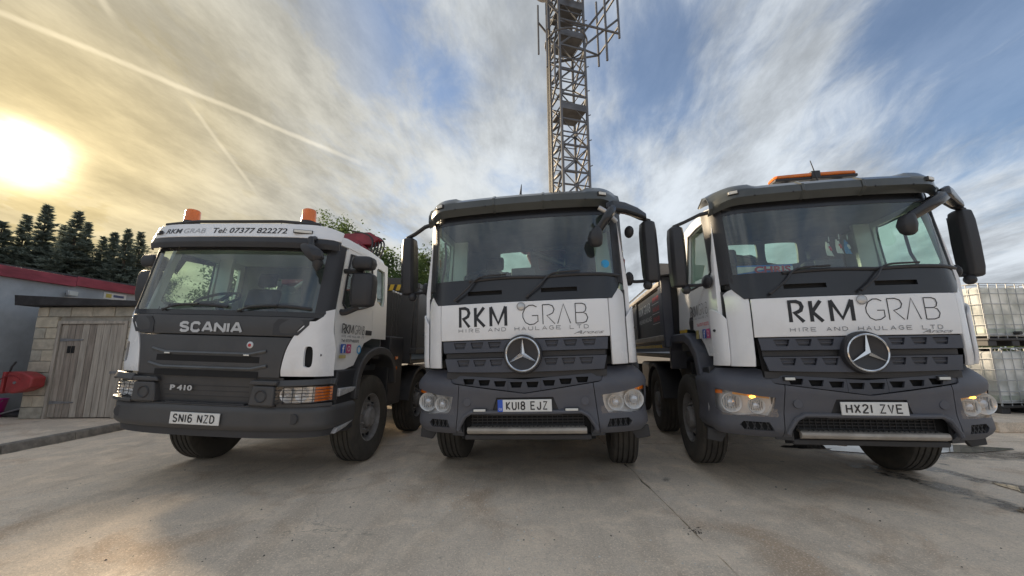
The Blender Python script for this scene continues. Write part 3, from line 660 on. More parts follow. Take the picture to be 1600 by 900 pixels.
def headlamp(root, s, lit):
    hl = [(.735, .918), (.90, .932), (1.06, .958), (1.175, .985), (1.178, .80), (1.13, .752), (1.03, .735), (.90, .752), (.795, .750), (.762, .80)]
    dens = []
    for a, b in zip(hl, hl[1:]+hl[:1]): dens += [a, ((a[0]+b[0])/2, (a[1]+b[1])/2)]
    wall = MB().loft([[(s*x, yB(x)+dy, z) for x, z in dens] for dy in (.014, .10)], caps=False)
    o = mk('headlamp', wall, REFL, root, smooth=60)
    mk('lamp_back', MB().shell(lambda u, v: (s*(.70+.50*u), yB(.70+.50*u)+.095, .71+.30*v), 14, 4, .004), mat('lamp_bezel', (.52, .52, .52), .28, metal=.3), o)
    for cx, cz, r, dp in ((1.058, .853, .097, .0), (.872, .836, .077, .008)):
        y0 = yB(cx)+.028+dp
        mk('reflector_bowl', MB().lathe([(r*1.0, 0), (r*.97, -.008), (r*.90, .0), (r*.8, .022), (r*.55, .048), (r*.25, .056), (0, .057)], (s*cx, y0, cz), 'y', 28), REFL, o, smooth=60)
        mk('bulb_cap', MB().lathe([(.42*r, .05), (.42*r, .012), (.30*r, -.002), (0, -.008)], (s*cx, y0, cz), 'y', 20), mat('lamp_glass', (.62, .63, .64), .08, metal=.5), o, smooth=60)
        fl = MB()
        for k in range(-3, 4): fl.box(s*cx+k*r*.24-.0012, s*cx+k*r*.24+.0012, y0+.006, y0+.030, cz-r*.6, cz+r*.6)
        mk('lens_flute', fl, mat('lamp_glass', (.62, .63, .64), .08, metal=.5), o)
    if lit:
        am = MB().sheet(lambda u, v: (s*(.775+.27*u), yB(.775+.27*u)+.03, .903+.03*u+v*(.028-.006*u)), 8, 2)
        mk('indicator', am, mat('amber_pale', (.75, .34, .07), .25), o)
        mk('indicator_bulb', MB().ball((s*.90, yB(.90)+.024, .918), (.030, .012, .014), 12, 8), AMBER_ON, o)
        mk('outer_indicator', MB().sheet(lambda u, v: (s*(1.12+.05*u), yB(1.12+.05*u)+.02, .935+v*.035), 4, 2), AMBER, o)
    else:
        mk('indicator', MB().sheet(lambda u, v: (s*(1.075+.098*u), yB(1.075+.098*u)+.02, .935+.01*u+v*.035), 5, 2), AMBER, o)
    cov = MB().sheet(lambda u, v: (s*(.728+.457*u), yB(.728+.457*u)+.012, .726+.265*v), 20, 6)
    # keep only what lies behind the opening
    mk('lamp_cover', cov, LENS, o, smooth=60)
def logo(root, xs, z0, z1, zs0, zs1, fn, y_off, wR, wG, ws, circ, sub=True):
    """bold RKM, thin GRAB, small ring and the spaced line below, laid on a surface"""
    lay = lambda mb: mb.mapv(lambda x, y, z: (x, fn(x, z)+y-y_off, z))
    b = MB()
    for c, a, e in (('R', *xs[0]), ('K', *xs[1]), ('M', *xs[2])): strokes(c, a+wR/2, e-wR/2, z0, z1, wR, b)
    mk('lettering', lay(b), LETTER, root, smooth=0, recalc=False)
    b = MB()
    for c, a, e in (('G', *xs[3]), ('r', *xs[4]), ('V', *xs[5]), ('B', *xs[6])): strokes(c, a, e, z0, z1, wG, b)
    mk('lettering', lay(b), LETTER, root, smooth=0, recalc=False)
    if sub:
        tag(mk('lettering', lay(word('HIRE AND HAULAGE LTD', xs[0][0], xs[6][1], zs0, zs1, ws, .62)), LETTER_G, root, smooth=0, recalc=False), kind='stuff')
    if circ:
        cx, cz, r = circ; b = MB().lathe([(0, -.006), (r*.86, -.006), (r, -.002), (r, .004)], (cx, fn(cx, cz)-.001, cz), 'y', 24)
        mk('lock_cover', b, mat('silver_cap', (.5, .51, .52), .35, metal=.5), root)
        mk('logo_ring', MB().lathe([(r*1.02, -.007), (r*1.12, -.008), (r*1.2, -.007)], (cx, fn(cx, cz)-.001, cz), 'y', 24), STEEL, root)
def script_badge(root, x0, x1, z, fn):
    mk('model_badge', fit(text('Arocs', .05, 1.2, .0005, .5), x0, x1, z-.012, z+.020, lambda a, b: fn(a, b)-.004), STEEL, root, smooth=0)
def front_mirror(root, p):
    """wide-angle mirror hung from the corner of the visor over the glass"""
    o = mk('front_mirror', MB().loft([[(p[0]+sx*a+dx, p[1]+sy*b, p[2]+dz) for sx, sy in ((-1, .4), (-.6, -.7), (.2, -1), (.8, -.6), (1, .4), (.3, .9), (-.5, .9))] for dz, a, b, dx in ((-.105, .03, .03, .0), (-.08, .065, .05, -.005), (-.01, .080, .07, -.01), (.06, .065, .06, .0), (.10, .035, .04, .02))]), BLACKP, root, .01, smooth=60)
    q = Vector((.985, .15, 2.80)); e = Vector((p[0]+.03, p[1], p[2]+.07)); md = q.lerp(e, .5)+Vector((.02, -.05, .015))
    mk('mirror_arm', MB().tube(cr([q, md, e], 6), [.040]*5+[.036]*4+[.032]*4, 10, 1.5), GLOSSB, o)
    mk('mirror_base', MB().loft([[(x, y+a*k, z+b*k) for a, b in ((-.06, -.04), (-.03, -.065), (.07, -.05), (.08, .035), (.0, .06), (-.05, .045))] for x, y, z, k in ((.90, .10, 2.80, .6), (.98, .14, 2.815, 1.0), (1.12, .27, 2.83, 1.0), (1.27, .40, 2.815, .9), (1.37, .46, 2.78, .6))]), GLOSSB, o, .015, smooth=60)
def crane(root, mt, x=0.0, y=2.0, ztop=2.95, sg=1):
    o = mk('crane_column', MB().prism([(y-.16, 1.0), (y+.16, 1.0), (y+.12, 2.5), (y-.12, 2.5)], 'x', x-.2, x+.2), mt, root, .02)
    mk('crane_base', MB().box(-1.0, 1.0, y-.14, y+.14, 1.02, 1.22), BLACKP, o, .02)
    X = lambda pts: [(x+sg*a, c) for a, c in pts]
    mk('main_boom', MB().prism(X([(-1.0, 2.42), (.28, 2.5), (.40, ztop-.22), (.22, ztop-.1), (-1.02, 2.62)]), 'y', y-.12, y+.12), mt, o, .02)
    mk('outer_boom', MB().prism(X([(-.55, ztop-.20), (.45, ztop-.16), (.58, ztop-.05), (.40, ztop+.06), (-.5, ztop)]), 'y', y-.08, y+.10), mt, o, .02)
    mk('ram', MB().tube([(x-sg*.7, y-.16, 2.35), (x+sg*.3, y-.16, ztop-.2)], .045, 10), STEEL, o)
    for k in range(5):
        mk('hydraulic_hose', MB().tube(cr([(x+.15+.03*k, y-.10+.04*k, 2.3), (x+.45+.03*k, y-.1+.04*k, ztop-.3), (x+.42+.03*k, y-.08+.04*k, ztop-.02), (x+.1, y-.06+.03*k, ztop+.08)], 5), .014, 6), BLACKP, o)
    return o

TRK = {1: (-3.10808, 3.93691, -.0863205, -.034790), 2: (.121637, 3.84055, -.1385688, .0244767), 3: (3.157217, 3.513496, -.1566410, .0085478)}
def to_world(t, p):
    x, y, a, ln = TRK[t]; X = p[0]*cos(ln)-(p[2]-.5)*sin(ln); Z = .5+(p[2]-.5)*cos(ln)+p[0]*sin(ln)
    return (x+cos(a)*X-sin(a)*p[1], y+sin(a)*X+cos(a)*p[1], Z)
T2 = empty('grab_lorry', (TRK[2][0], TRK[2][1], 0), TRK[2][2])
star_lorry_base(T2)
T3 = copy_tree(T2); T3.location = (TRK[3][0], TRK[3][1], 0); T3.rotation_euler = (0, 0, TRK[3][2])
for t, lit in ((T2, False), (T3, True)):
    for s in (1, -1): headlamp(t, s, lit)
# middle lorry
plate(T2, .838, 'KU18 EJZ', eu=True)
logo(T2, [(-.655, -.527), (-.492, -.367), (-.331, -.148), (.008, .160), (.209, .326), (.352, .479), (.531, .650)], 1.608, 1.802, 1.556, 1.590, lambda x, z: yC(x, 1.6)-.006, .0, .030, .0085, .0055, (-.005, 1.794, .036))
script_badge(T2, .50, .80, 1.515, lambda x, z: yC(x, 1.6)-.006)
for x in (-.445, .445): marker_lamp(T2, x, yB(x)-.006, .794, .135, .034, name='daytime_lamp')
front_mirror(T2, (.778, .03, 2.465))
mk('kerb_mirror', MB().ball((1.165, .40, 2.60), (.05, .09, .065)), BLACKP, T2)
mk('aerial', MB().tube([(-.03, .52, 3.08), (-.03, .54, 3.14), (-.01, .56, 3.33)], [.035, .02, .004], 8), BLACKP, T2)
mk('screen_sticker', MB().lathe([(0, -.001), (.042, -.001)], (.86, yC(.86, 2.21)+.006, 2.21), 'y', 24), mat('blue_sticker', (.02, .30, .62), .4), T2)
mk('grab_handle', MB().tube(cr([(.826, .05, 2.775), (.90, .05, 2.72), (.998, .13, 2.643)], 4), .024, 8), mat('silver_cap', (.5, .51, .52), .35, metal=.5), T2)
crane(T2, CRANE, .30, 1.88, 2.98, -1)
set_lean(T2, TRK[2][3])
tag(T2, 'middle white and slate lorry with number plate KU18 EJZ and round blue windscreen sticker', 'lorry')
# right lorry
plate(T3, .838, 'HX21 ZVE')
logo(T3, [(-.562, -.425), (-.388, -.268), (-.224, -.019), (.073, .223), (.258, .378), (.397, .515), (.559, .682)], 1.610, 1.803, 1.522, 1.556, lambda x, z: yC(x, 1.6)-.006, .0, .032, .0085, .0055, (.050, 1.800, .038))
script_badge(T3, .50, .76, 1.500, lambda x, z: yC(x, 1.6)-.006)
for x in (-.615, .615): marker_lamp(T3, x, yB(x)+.004, 1.092, .10, .036, name='strip_lamp')
front_mirror(T3, (.54, .03, 2.49))
lb = mk('light_bar', MB().loft([[(-.235+x*.945, .72+a*w, 3.285+b*h) for a, b in ((-1, -.3), (-1, .6), (-.6, 1), (.6, 1), (1, .6), (1, -.3))] for x, w, h in ((0, .06, .02), (.03, .10, .036), (.30, .11, .04), (.70, .11, .04), (.87, .10, .036), (.90, .06, .02))]), AMBER, T3, .01, smooth=50)
mk('bar_tray', MB().box(-.23, .61, .62, .82, 3.240, 3.274), BLACKP, lb, .01)
mk('bar_centre', MB().box(.14, .23, .60, .84, 3.240, 3.332), BLACKP, lb, .01)
for x in (-.08, .46): mk('bar_foot', MB().box(x-.03, x+.03, .68, .76, 3.02, 3.23), BLACKP, lb)
mk('aerial', MB().tube([(.20, .60, 3.06), (.19, .60, 3.2), (.14, .60, 3.45)], [.02, .008, .004], 6), BLACKP, T3)
# left door lettering of the right lorry
def side_letters(root, x, fn_list):
    for mb, mt in fn_list: tag(mk('lettering', mb.mapv(lambda a, y, z: (x+(-.001 if x < 0 else .001)+(y if x < 0 else -y), a if x > 0 else -a, z)), mt, root, smooth=0, recalc=False), kind='stuff')
REDV = mat('vinyl_red', (.55, .03, .04), .4)
def small_logo(a0, a1, z0, z1, zs0, zs1):
    b = MB(); w = a1-a0; fr = [(0, .13), (.15, .27), (.30, .46), (.53, .65), (.69, .79), (.80, .90), (.92, 1.0)]
    for c, f in zip('RKM', fr): strokes(c, a0+f[0]*w, a0+f[1]*w, z0, z1, .016, b)
    g = MB()
    for c, f in zip('GrVB', fr[3:]): strokes(c, a0+f[0]*w, a0+f[1]*w, z0, z1, .008, g)
    return [(b, LETTER), (g, LETTER), (word('HIRE AND HAULAGE LTD', a0, a1, zs0, zs1, .005, .6), LETTER_G)]
flat = lambda x, z: 0.0
tel = lambda a0, a1, z0, z1: fit(text('Tel: 07377 822272', .05, 1, .0008), a0, a1, z0, z1, lambda x, z: -.002)
def icons(root, x, a0, z0, order):
    """small square social stickers along a door"""
    cols = {'f': (.03, .10, .42), 'i': (.50, .06, .20), 'y': (.45, .38, .16), 'q': (.6, .6, .6)}
    for k, c in enumerate(order):
        y0 = a0+k*.125
        o = mk('sticker', MB().box(min(x, x+math.copysign(.002, x)), max(x, x+math.copysign(.002, x)), y0, y0+.10, z0, z0+.10), mat('sticker_'+{'f': 'blue', 'i': 'pink', 'y': 'straw', 'q': 'grey'}[c], cols[c], .4), root)
        xx = x+math.copysign(.003, x)
        if c == 'f':
            b = text('f', .1, 1, .003); fit(b, .03, .075, .004, .09, flat); sg = 1 if x > 0 else -1
            mk('sticker_mark', b.mapv(lambda a, y, z: (xx, y0+(a if sg > 0 else .10-a), z0+z)), PLATE, o, smooth=0, recalc=False)
        if c == 'i':
            mk('sticker_mark', MB().lathe([(.022, 0), (.030, 0)], (xx, y0+.05, z0+.05), 'x', 20), PLATE, o, smooth=0, recalc=False)
side_letters(T3, -1.1335, small_logo(-1.10, -.47, 1.755, 1.875, 1.715, 1.735)+[(tel(-.88, -.47, 1.63, 1.665), REDV)])
icons(T3, -1.1335, .47, 1.49, 'ifqy')
# lettering on the tipper side of the right lorry
side_letters(T3, -1.2415, [(fit(text('RKM GRAB', .1, 1, .002), -4.2, -3.0, 2.02, 2.18, flat), PLATE), (fit(text('HIRE AND HAULAGE', .1, 1, .001), -4.2, -2.95, 1.86, 1.94, flat), PLATE),
    (MB().box(-2.85, -2.25, -.002, 0, 2.105, 2.112).box(-2.85, -2.25, -.002, 0, 1.945, 1.952).box(-2.85, -2.25, -.002, 0, 1.785, 1.792), PLATE),
    (fit(text('GRAB HIRE', .1, 1, .003), -2.8, -2.28, 2.14, 2.22, flat), REDV), (fit(text('HAULAGE', .1, 1, .003), -2.8, -2.28, 1.98, 2.06, flat), REDV), (fit(text('GRAB HIRE', .1, 1, .003), -2.8, -2.28, 1.82, 1.90, flat), REDV)])
crane(T3, mat('crane_grey', (.12, .12, .13), .45, var=.2), -.45, 1.9, 2.62)
set_lean(T3, TRK[3][3])
tag(T3, 'right white and slate lorry with amber light bar and number plate HX21 ZVE', 'lorry')

# ------------------------------------------------------------------ the older lorry on the left
SCT = smoothtab([(0, .035), (.5, .05), (.8, .08), (.98, .13), (1.06, .175), (1.12, .25), (1.15, .36)])
def yS(x, z=1.5): return interp(SCT, abs(x))+max(0, z-1.78)*.20
SB_T = smoothtab([(0, .012), (.5, .03), (.8, .075), (1.0, .14), (1.13, .22), (1.20, .32), (1.225, .45)])
def ySB(x): return interp(SB_T, abs(x))
SPATH = cr([(0, .012), (.5, .03), (.8, .075), (1.0, .14), (1.13, .22), (1.20, .32), (1.225, .45), (1.23, .78)], 5)
SFULL = [Vector((-p.x, p.y)) for p in SPATH[::-1]]+SPATH[1:]
T1 = empty('grab_lorry', (TRK[1][0], TRK[1][1], 0), TRK[1][2])
def left_lorry(root):
    P = mk
    edge = smoothtab([(1.12, .775), (1.2, .775), (1.3, .785), (1.42, .81), (1.55, .865), (1.66, .945), (1.735, 1.04), (1.80, 1.10)])
    # bumper
    def SB(u, v):
        p = on_path(SFULL, u); q = (on_path(SFULL, min(1, u+.004))-on_path(SFULL, max(0, u-.004))).normalized(); n = Vector((q.y, -q.x)); z = .615+v*.235
        off = -.03*max(0, (z-.80)/.05)**2-.03*max(0, (.66-z)/.045)**2
        return (p.x+n.x*off, p.y+n.y*off, z)
    b = P('bumper', MB().shell(SB, 80, 10, .04), SCPANEL, root, smooth=40)
    P('bumper_lip', MB().shell(lambda u, v: (lambda p: (p.x*.97, p.y+.05, .545+v*.08))(on_path(SFULL, u)), 40, 2, .02), BLACKP, b)
    for x in (-.98, .93): P('tow_cap', MB().lathe([(0, -.003), (.05, -.003), (.055, .01)], (x, ySB(x)-.003, .735), 'y', 20), BLACKP, b)
    P('bumper_step', MB().shell(lambda u, v: (-1.12+2.24*u, ySB(-1.12+2.24*u)+.015+.06*v, .851+.004*v), 30, 2, .006), SCPANEL, b)
    # lower grille panel
    lg = P('lower_grille', MB().shell(lambda u, v: (-.80+1.6*u, yS(-.80+1.6*u)+.012+.05*(1-v), .855+v*.27), 30, 4, .02), SCPANEL, root)
    for k in range(3): P('grille_line', MB().shell(lambda u, v: (-.46+.92*u, yS(-.46+.92*u)+.008+.05*(1-(.93+k*.05-.855)/.27), .925+k*.05+v*.006), 16, 1, .006), BLACKP, lg)
    P('tread_strip', MB().box(-.40, .45, .055, .10, .852, .866), BLACKP, lg)
    for s in (1, -1):
        pod = P('fog_pod', MB().prism([(s*.50, .855), (s*.76, .855), (s*.755, 1.05), (s*.53, 1.05), (s*.515, .95)], 'y', .03, .16), SCPANEL, root, .018, seg=3)
        P('fog_lamp', MB().lathe([(.062, -.004), (.055, -.010), (.048, -.002), (.030, .006), (0, .010)], (s*.63, .030, .950), 'y', 24), BLACKP, pod)
        P('pod_cap', MB().prism([(s*.49, 1.055), (s*.775, 1.055), (s*.78, 1.10), (s*.51, 1.10)], 'y', .025, .18), SCPANEL, root, .012)
        # head lamp
        def HL(u, v, d=0.0): x = .755+.43*u; return (s*x, yS(x)-.012+d-.02*0, .875+.02*u+v*(.165-.012*u))
        h = P('headlamp', MB().shell(lambda u, v: HL(u, v, .09), 12, 3, .005), REFL, root)
        fr = [(0, 0), (.25, 0), (.5, 0), (.75, 0), (1, 0), (1, .5), (1, 1), (.75, 1), (.5, 1), (.25, 1), (0, 1), (0, .5)]
        P('lamp_frame', MB().loft([[HL(a, c, d) for a, c in fr] for d in (.0, .095)], caps=False), BLACKP, h)
        for cx, r in ((.84, .068), (.975, .068)):
            P('reflector_bowl', MB().lathe([(r, 0), (r*.9, .004), (r*.7, .03), (r*.3, .05), (0, .052)], (s*cx, yS(cx)+.02, .962), 'y', 24), REFL, h, smooth=60)
            P('bulb_cap', MB().ball((s*cx, yS(cx)+.045, .962), (.022, .022, .022)), mat('lamp_glass', (.62, .63, .64), .08, metal=.5), h)
        P('indicator', MB().shell(lambda u, v: HL(.76+.235*u, .05+.9*v, .022), 6, 3, .01), AMBER if s > 0 else LENSW, h)
        gd = MB()
        for k in range(1, 5): gd.tube([HL(a/10, k/5, -.008) for a in range(11)], .0035, 5)
        for k in range(1, 5): gd.tube([HL(k/5.3, a/4, -.008) for a in range(5)], .003, 5)
        P('lamp_guard', gd, BLACKP, h)
        P('lamp_cover', MB().sheet(lambda u, v: HL(u, v, .0), 12, 4), LENS, h, smooth=60)
        P('lamp_brow', MB().shell(lambda u, v: (lambda x: (s*x, yS(x)-.02+.03*v, 1.045+.02*u+v*.062))(.76+.44*u), 10, 2, .05), SCPANEL, root, .008)
        P('lamp_sill', MB().shell(lambda u, v: (lambda x: (s*x, ySB(x)+.02, .845+v*.035))(.76+.44*u), 10, 2, .05), SCPANEL, root, .006)
    # black front panel in two fields, with grooves
    def FP(z0, z1):
        def f(u, v):
            z = z0+(z1-z0)*v; w = interp(edge, z)-.006; x = -w+2*w*u; return (x, yS(x)-.004-.008*sin(pi*v), z)
        return f
    up = P('upper_panel', MB().shell(FP(1.535, 1.735), 36, 6, .02), SCPANEL, root, .006, smooth=50)
    lo = P('grille_panel', MB().shell(FP(1.125, 1.527), 36, 10, .02), SCPANEL, root, .006, smooth=50)
    for z, w in ((1.350, .60), (1.205, .62)):
        pts = [(-w-.02, z+.035), (-w+.14, z), (w-.14, z), (w+.02, z+.035)]
        gr = MB()
        for dz, r in ((0, .017),): gr.tube([(x, yS(x)-.012, zz) for x, zz in [(pts[0][0]+(pts[1][0]-pts[0][0])*k/4, pts[0][1]+(pts[1][1]-pts[0][1])*k/4) for k in range(4)]+[(pts[1][0]+(pts[2][0]-pts[1][0])*k/10, z) for k in range(11)]+[(pts[2][0]+(pts[3][0]-pts[2][0])*k/4, pts[2][1]+(pts[3][1]-pts[2][1])*k/4) for k in range(1, 5)]], r, 6)
        P('grille_bar', gr, mat('satin_trim', (.10, .105, .11), .3, metal=.5), lo)
        gv = MB().shell(lambda u, v: (-.56+1.12*u, yS(-.56+1.12*u)-.0125, z-.085+.062*v), 20, 1, .004); P('grille_groove', gv, DARK, lo)
    for x in (-.43, .43): marker_lamp(lo, x, yS(x)-.014, 1.342, .075, .026)
    for s in (1, -1):
        P('step_recess', MB().prism([(s*.66, 1.55), (s*.90, 1.55), (s*.99, 1.66), (s*.99, 1.71), (s*.70, 1.71), (s*.66, 1.66)], 'y', 0, .006).mapv(lambda x, y, z: (x, yS(x)-.016+y, z)), BLACKP, up)
    sw = MB(); xx = -.35
    for c_, w_ in (('S', .122), ('C', .122), ('a', .132), ('N', .126), ('I', .036), ('a', .132)): strokes(c_, xx+.013, xx+w_-.013, 1.568, 1.652, .027, sw); xx += w_+.006
    P('brand_lettering', sw.mapv(lambda x, y, z: (x, yS(x)-.016+y, z)), mat('satin_silver', (.52, .53, .54), .35, metal=.3), up, smooth=0, recalc=False)
    bd = P('round_badge', MB().lathe([(0, -.006), (.028, -.006), (.034, -.002), (.034, .006)], (.445, yS(.445)-.012, 1.443), 'y', 24), mat('satin_silver', (.52, .53, .54), .35, metal=.6), lo)
    P('badge_mark', MB().lathe([(0, -.0015), (.017, -.0015)], (.445, yS(.445)-.018, 1.441), 'y', 20), RED, bd)
    P('model_lettering', fit(text('P 410', .1, 1.2, .004), -.36, -.12, .975, 1.028, lambda x, z: .045), mat('satin_silver', (.52, .53, .54), .35, metal=.6), lg, smooth=0)
    pl = plate(root, .720, 'SN16 NZD', -.006)
    # white corner panels with air slot
    CW = cr([(.0, 0), (.35, 0), (.7, 0), (1, 0)], 3)
    def CO(u, v):
        z = 1.145+.70*v; x0 = interp(edge, z)+.004 if z < 1.80 else 1.105
        xo = 1.150+.022*max(0, min(1, (1.62-z)/.2)); x = x0+(xo-x0)*u
        yy = (yS(x)-.010 if x < 1.10 else yS(1.10)-.01+(x-1.10)*2.0)
        return (x, yy+max(0, 1.2-z)*.2, z-.03*(1-u)*(1 if z > 1.7 else 0))
    slot = MB().prism([tuple(p) for p in cr([(.975, 1.25), (1.008, 1.235), (1.04, 1.25), (1.045, 1.34), (1.035, 1.43), (1.005, 1.445), (.975, 1.43), (.97, 1.34), (.975, 1.25)], 3)[:-1]], 'y', -.2, .6)
    for s in (1, -1):
        mb = MB().shell(CO, 16, 24, .025); sl_ = slot
        if s < 0: mb = mb.mirx(); sl_ = slot.mirx()
        o = P('corner_panel', mb, WHITE, root, cuts=[sl_], smooth=45)
        P('slot_void', MB().shell(lambda u, v: (s*(.95+.12*u), yS(.95+.12*u)+.035, 1.21+v*.27), 4, 1, .01), DARK, o)
        P('jet_cap', MB().lathe([(0, -.002), (.012, -.002)], (s*1.10, yS(1.10)-.013, 1.36), 'y', 12), LETTER, o)
        P('corner_core', MB().box(*sorted((s*.95, s*1.10)), .36, .56, 1.10, 1.80), BLACKP, root)
    # glass, surround, pillars
    P('scuttle', MB().shell(lambda u, v: (-1.09+2.18*u, yS(-1.09+2.18*u, 1.74)+.004, 1.738+v*.05), 30, 2, .02), GLOSSB, root)
    P('windscreen', MB().sheet(lambda u, v: (-1.05+2.10*u, yS(-1.05+2.1*u, 1.785+v*.72)+.014, 1.785+v*.72), 36, 8), GLASS, root, smooth=60)
    for s, bb in sides(MB().shell(lambda u, v: (lambda x, z: (x, yS(min(x, 1.12), z)+.006+max(0, x-1.12)*2.2, z))(1.015-.01*v+u*.13, 1.78+v*.78), 8, 10, .03)): P('pillar', bb, BLACKP, root, .004, smooth=50)
    P('windscreen_header', MB().shell(lambda u, v: (-1.10+2.20*u, yS(-1.10+2.2*u, 2.46+v*.12)+.004, 2.46+v*.14), 30, 3, .02), GLOSSB, root)
    # visor: black lower lip, white band with the phone number
    def VZ(u, v):
        x = -1.125+2.25*u; a = abs(x)
        yy = interp(SCT, min(a, 1.12))+.06
        prof = [(-.005, 2.470), (-.02, 2.53), (.0, 2.585)]; p = on_path([Vector(q) for q in prof], v); return (x, yy+p.x, p.y+.05*max(0, (a-.8)/.3)**2*.2)
    vl = P('visor_lip', MB().shell(VZ, 48, 6, .02), BLACKP, root, .004)
    def yV(x, z): return interp(SCT, min(abs(x), 1.12))+.058+(z-2.59)*.36
    P('visor', MB().shell(lambda u, v: (lambda x, z: (x, yV(x, z), z))(-1.135+2.27*u, 2.588+v*(.165-.05*max(0, (abs(-1.135+2.27*u)-.85)/.285)**2)), 48, 8, .02), WHITE, root, .006, smooth=50)
    P('visor_lettering', fit(text('Tel: 07377 822272', .08, 1.15, .0012), -.235, .615, 2.628, 2.695, lambda x, z: yV(x, z)-.003), LETTER, vl, smooth=0)
    P('visor_lettering', fit(text('RKM', .08, 1, .0012), -.82, -.62, 2.630, 2.690, lambda x, z: yV(x, z)-.003), LETTER, vl, smooth=0)
    P('visor_lettering', fit(text('GRAB', .08, 1, .0), -.59, -.32, 2.630, 2.690, lambda x, z: yV(x, z)-.003), mat('vinyl_pale', (.42, .43, .45), .4), vl, smooth=0)
    marker_lamp(root, .79, yV(.79, 2.655)-.012, 2.655, .19, .04, nx=.35); marker_lamp(root, -.93, yV(.93, 2.655)-.012, 2.65, .13, .036, nx=-.55)
    # cab
    def xs(y, z): return min(1.125+.03*min(1, max(0, (y-.36)/.4)), 1.155)-max(0, z-1.95)*.075
    outline = [(.40, 1.20), (.62, 1.20), (.80, 1.24), (.93, 1.40), (1.02, 1.50), (1.22, 1.56), (1.22, 2.62), (.62, 2.62), (.53, 2.55), (.36, 1.82)]
    win = cr([(.47, 1.92), (.62, 1.87), (1.12, 1.98), (1.15, 2.10), (1.15, 2.46), (1.10, 2.52), (.66, 2.52), (.60, 2.45), (.47, 1.92)], 4)[:-1]
    for s in (1, -1):
        o = P('door', MB().prism(outline, 'x', .90, 1.13), WHITE_D, root, cuts=[MB().prism([tuple(p) for p in win], 'x', .5, 1.5), MB().prism([(.2, 1.0), (1.17, 1.0), (1.17, 3.0), (.2, 3.0)], 'x', .5, 1.085)], smooth=30)
        for v in o.data.vertices: v.co.x = s*(v.co.x-1.13+xs(v.co.y, v.co.z))
        if s < 0: o.data.flip_normals()
        P('window', MB().prism([tuple(p) for p in win], 'x', 1.085, 1.091).mapv(lambda x, y, z: (s*(x-1.13+xs(y, z)), y, z)), GLASS2, o)
        P('window_seal', MB().tube([(s*(xs(p[0], p[1])+.001), p[0], p[1]) for p in win+win[:1]], .014, 6), BLACKP, o)
        P('wind_shield', MB().prism([(.56, 2.30), (.64, 2.53), (1.16, 2.53), (1.16, 2.47), (.72, 2.45), (.62, 2.26)], 'x', s*1.10, s*1.112), mat('smoke_plastic', (.02, .022, .024), .2), o)
        rq = P('rear_quarter', MB().prism([(1.226, 1.56), (1.66, 1.56), (1.66, 2.60), (1.226, 2.62)], 'x', 1.09, 1.13), WHITE_D, root, cuts=[MB().prism([tuple(p) for p in cr([(1.30, 2.06), (1.46, 2.0), (1.55, 2.08), (1.56, 2.46), (1.50, 2.50), (1.32, 2.50), (1.29, 2.4), (1.30, 2.06)], 4)[:-1]], 'x', .5, 1.5)], smooth=30)
        for v in rq.data.vertices: v.co.x = s*(v.co.x-1.13+xs(v.co.y, v.co.z))
        if s < 0: rq.data.flip_normals()
        P('quarter_window', MB().box(1.098, 1.104, 1.28, 1.57, 1.99, 2.52).mapv(lambda x, y, z: (s*(x-1.13+xs(y, z)), y, z)), GLASS2, rq)
        P('door_handle', MB().box(*sorted((s*1.15, s*1.162)), 1.04, 1.20, 1.60, 1.66), BLACKP, o, .006)
        # mirrors: wide-angle head over main head on one bracket
        mx = 1.355 if s > 0 else 1.245
        mm = MB().loft([[(s*(mx+dx*w), .46+dy*d, z) for dx, dy in ((-1, .8), (-.95, -.5), (-.6, -1), (.6, -1), (.95, -.5), (1, .8))] for z, w, d in ((1.89, .09, .04), (1.91, .125, .075), (2.0, .135, .09), (2.18, .137, .09), (2.25, .125, .075), (2.272, .09, .04))])
        mo = P('mirror', mm, BLACKP, root, .012, seg=3, smooth=60)
        P('wide_mirror', MB().loft([[(s*(mx-.01+dx*w), .45+dy*d, z) for dx, dy in ((-1, .8), (-.95, -.5), (-.6, -1), (.6, -1), (.95, -.5), (1, .8))] for z, w, d in ((2.305, .08, .05), (2.32, .115, .08), (2.38, .128, .095), (2.44, .115, .08), (2.458, .07, .04))]), BLACKP, mo, .012, seg=3, smooth=60)
        P('mirror_arm', MB().tube(cr([(s*1.10, .44, 1.84), (s*1.16, .48, 1.83), (s*(mx-.05), .5, 1.90)], 4), .035, 8), BLACKP, mo)
        P('mirror_arm', MB().tube(cr([(s*1.08, .50, 2.30), (s*1.16, .5, 2.30), (s*(mx-.02), .5, 2.285)], 4), .028, 8), BLACKP, mo)
        # arch, steps
        oa = [(.80, .86), (.83, 1.12), (.95, 1.32), (1.15, 1.42), (1.45, 1.46), (1.75, 1.40), (1.98, 1.2), (2.03, .95)]
        ia = [(1.96, .95), (1.90, 1.17), (1.72, 1.31), (1.45, 1.36), (1.20, 1.33), (1.02, 1.24), (.92, 1.08), (.89, .86)]
        ar = P('wheel_arch', MB().prism([tuple(p) for p in cr(oa, 3)]+[tuple(p) for p in cr(ia, 3)], 'x', *sorted((s*.86, s*1.21))), SCPANEL, root, .012)
        P('step_well', MB().prism([(.46, .55), (.86, .50), (.90, 1.20), (.46, 1.20)], 'x', *sorted((s*.9, s*1.16))), BLACKP, root, .02)
        P('step', MB().prism([(.44, .925), (.74, .955), (.80, 1.00), (.44, 1.01)], 'x', *sorted((s*1.08, s*1.215))), mat('worn_step_metal', (.42, .41, .41), .55, metal=.2, var=.2, scale=30), root, .01)
        P('step', MB().prism([(.40, .555), (.62, .585), (.80, .64), (.44, .61)], 'x', *sorted((s*1.05, s*1.225))), mat('worn_step_metal', (.42, .41, .41), .55, metal=.2, var=.2, scale=30), root, .01)
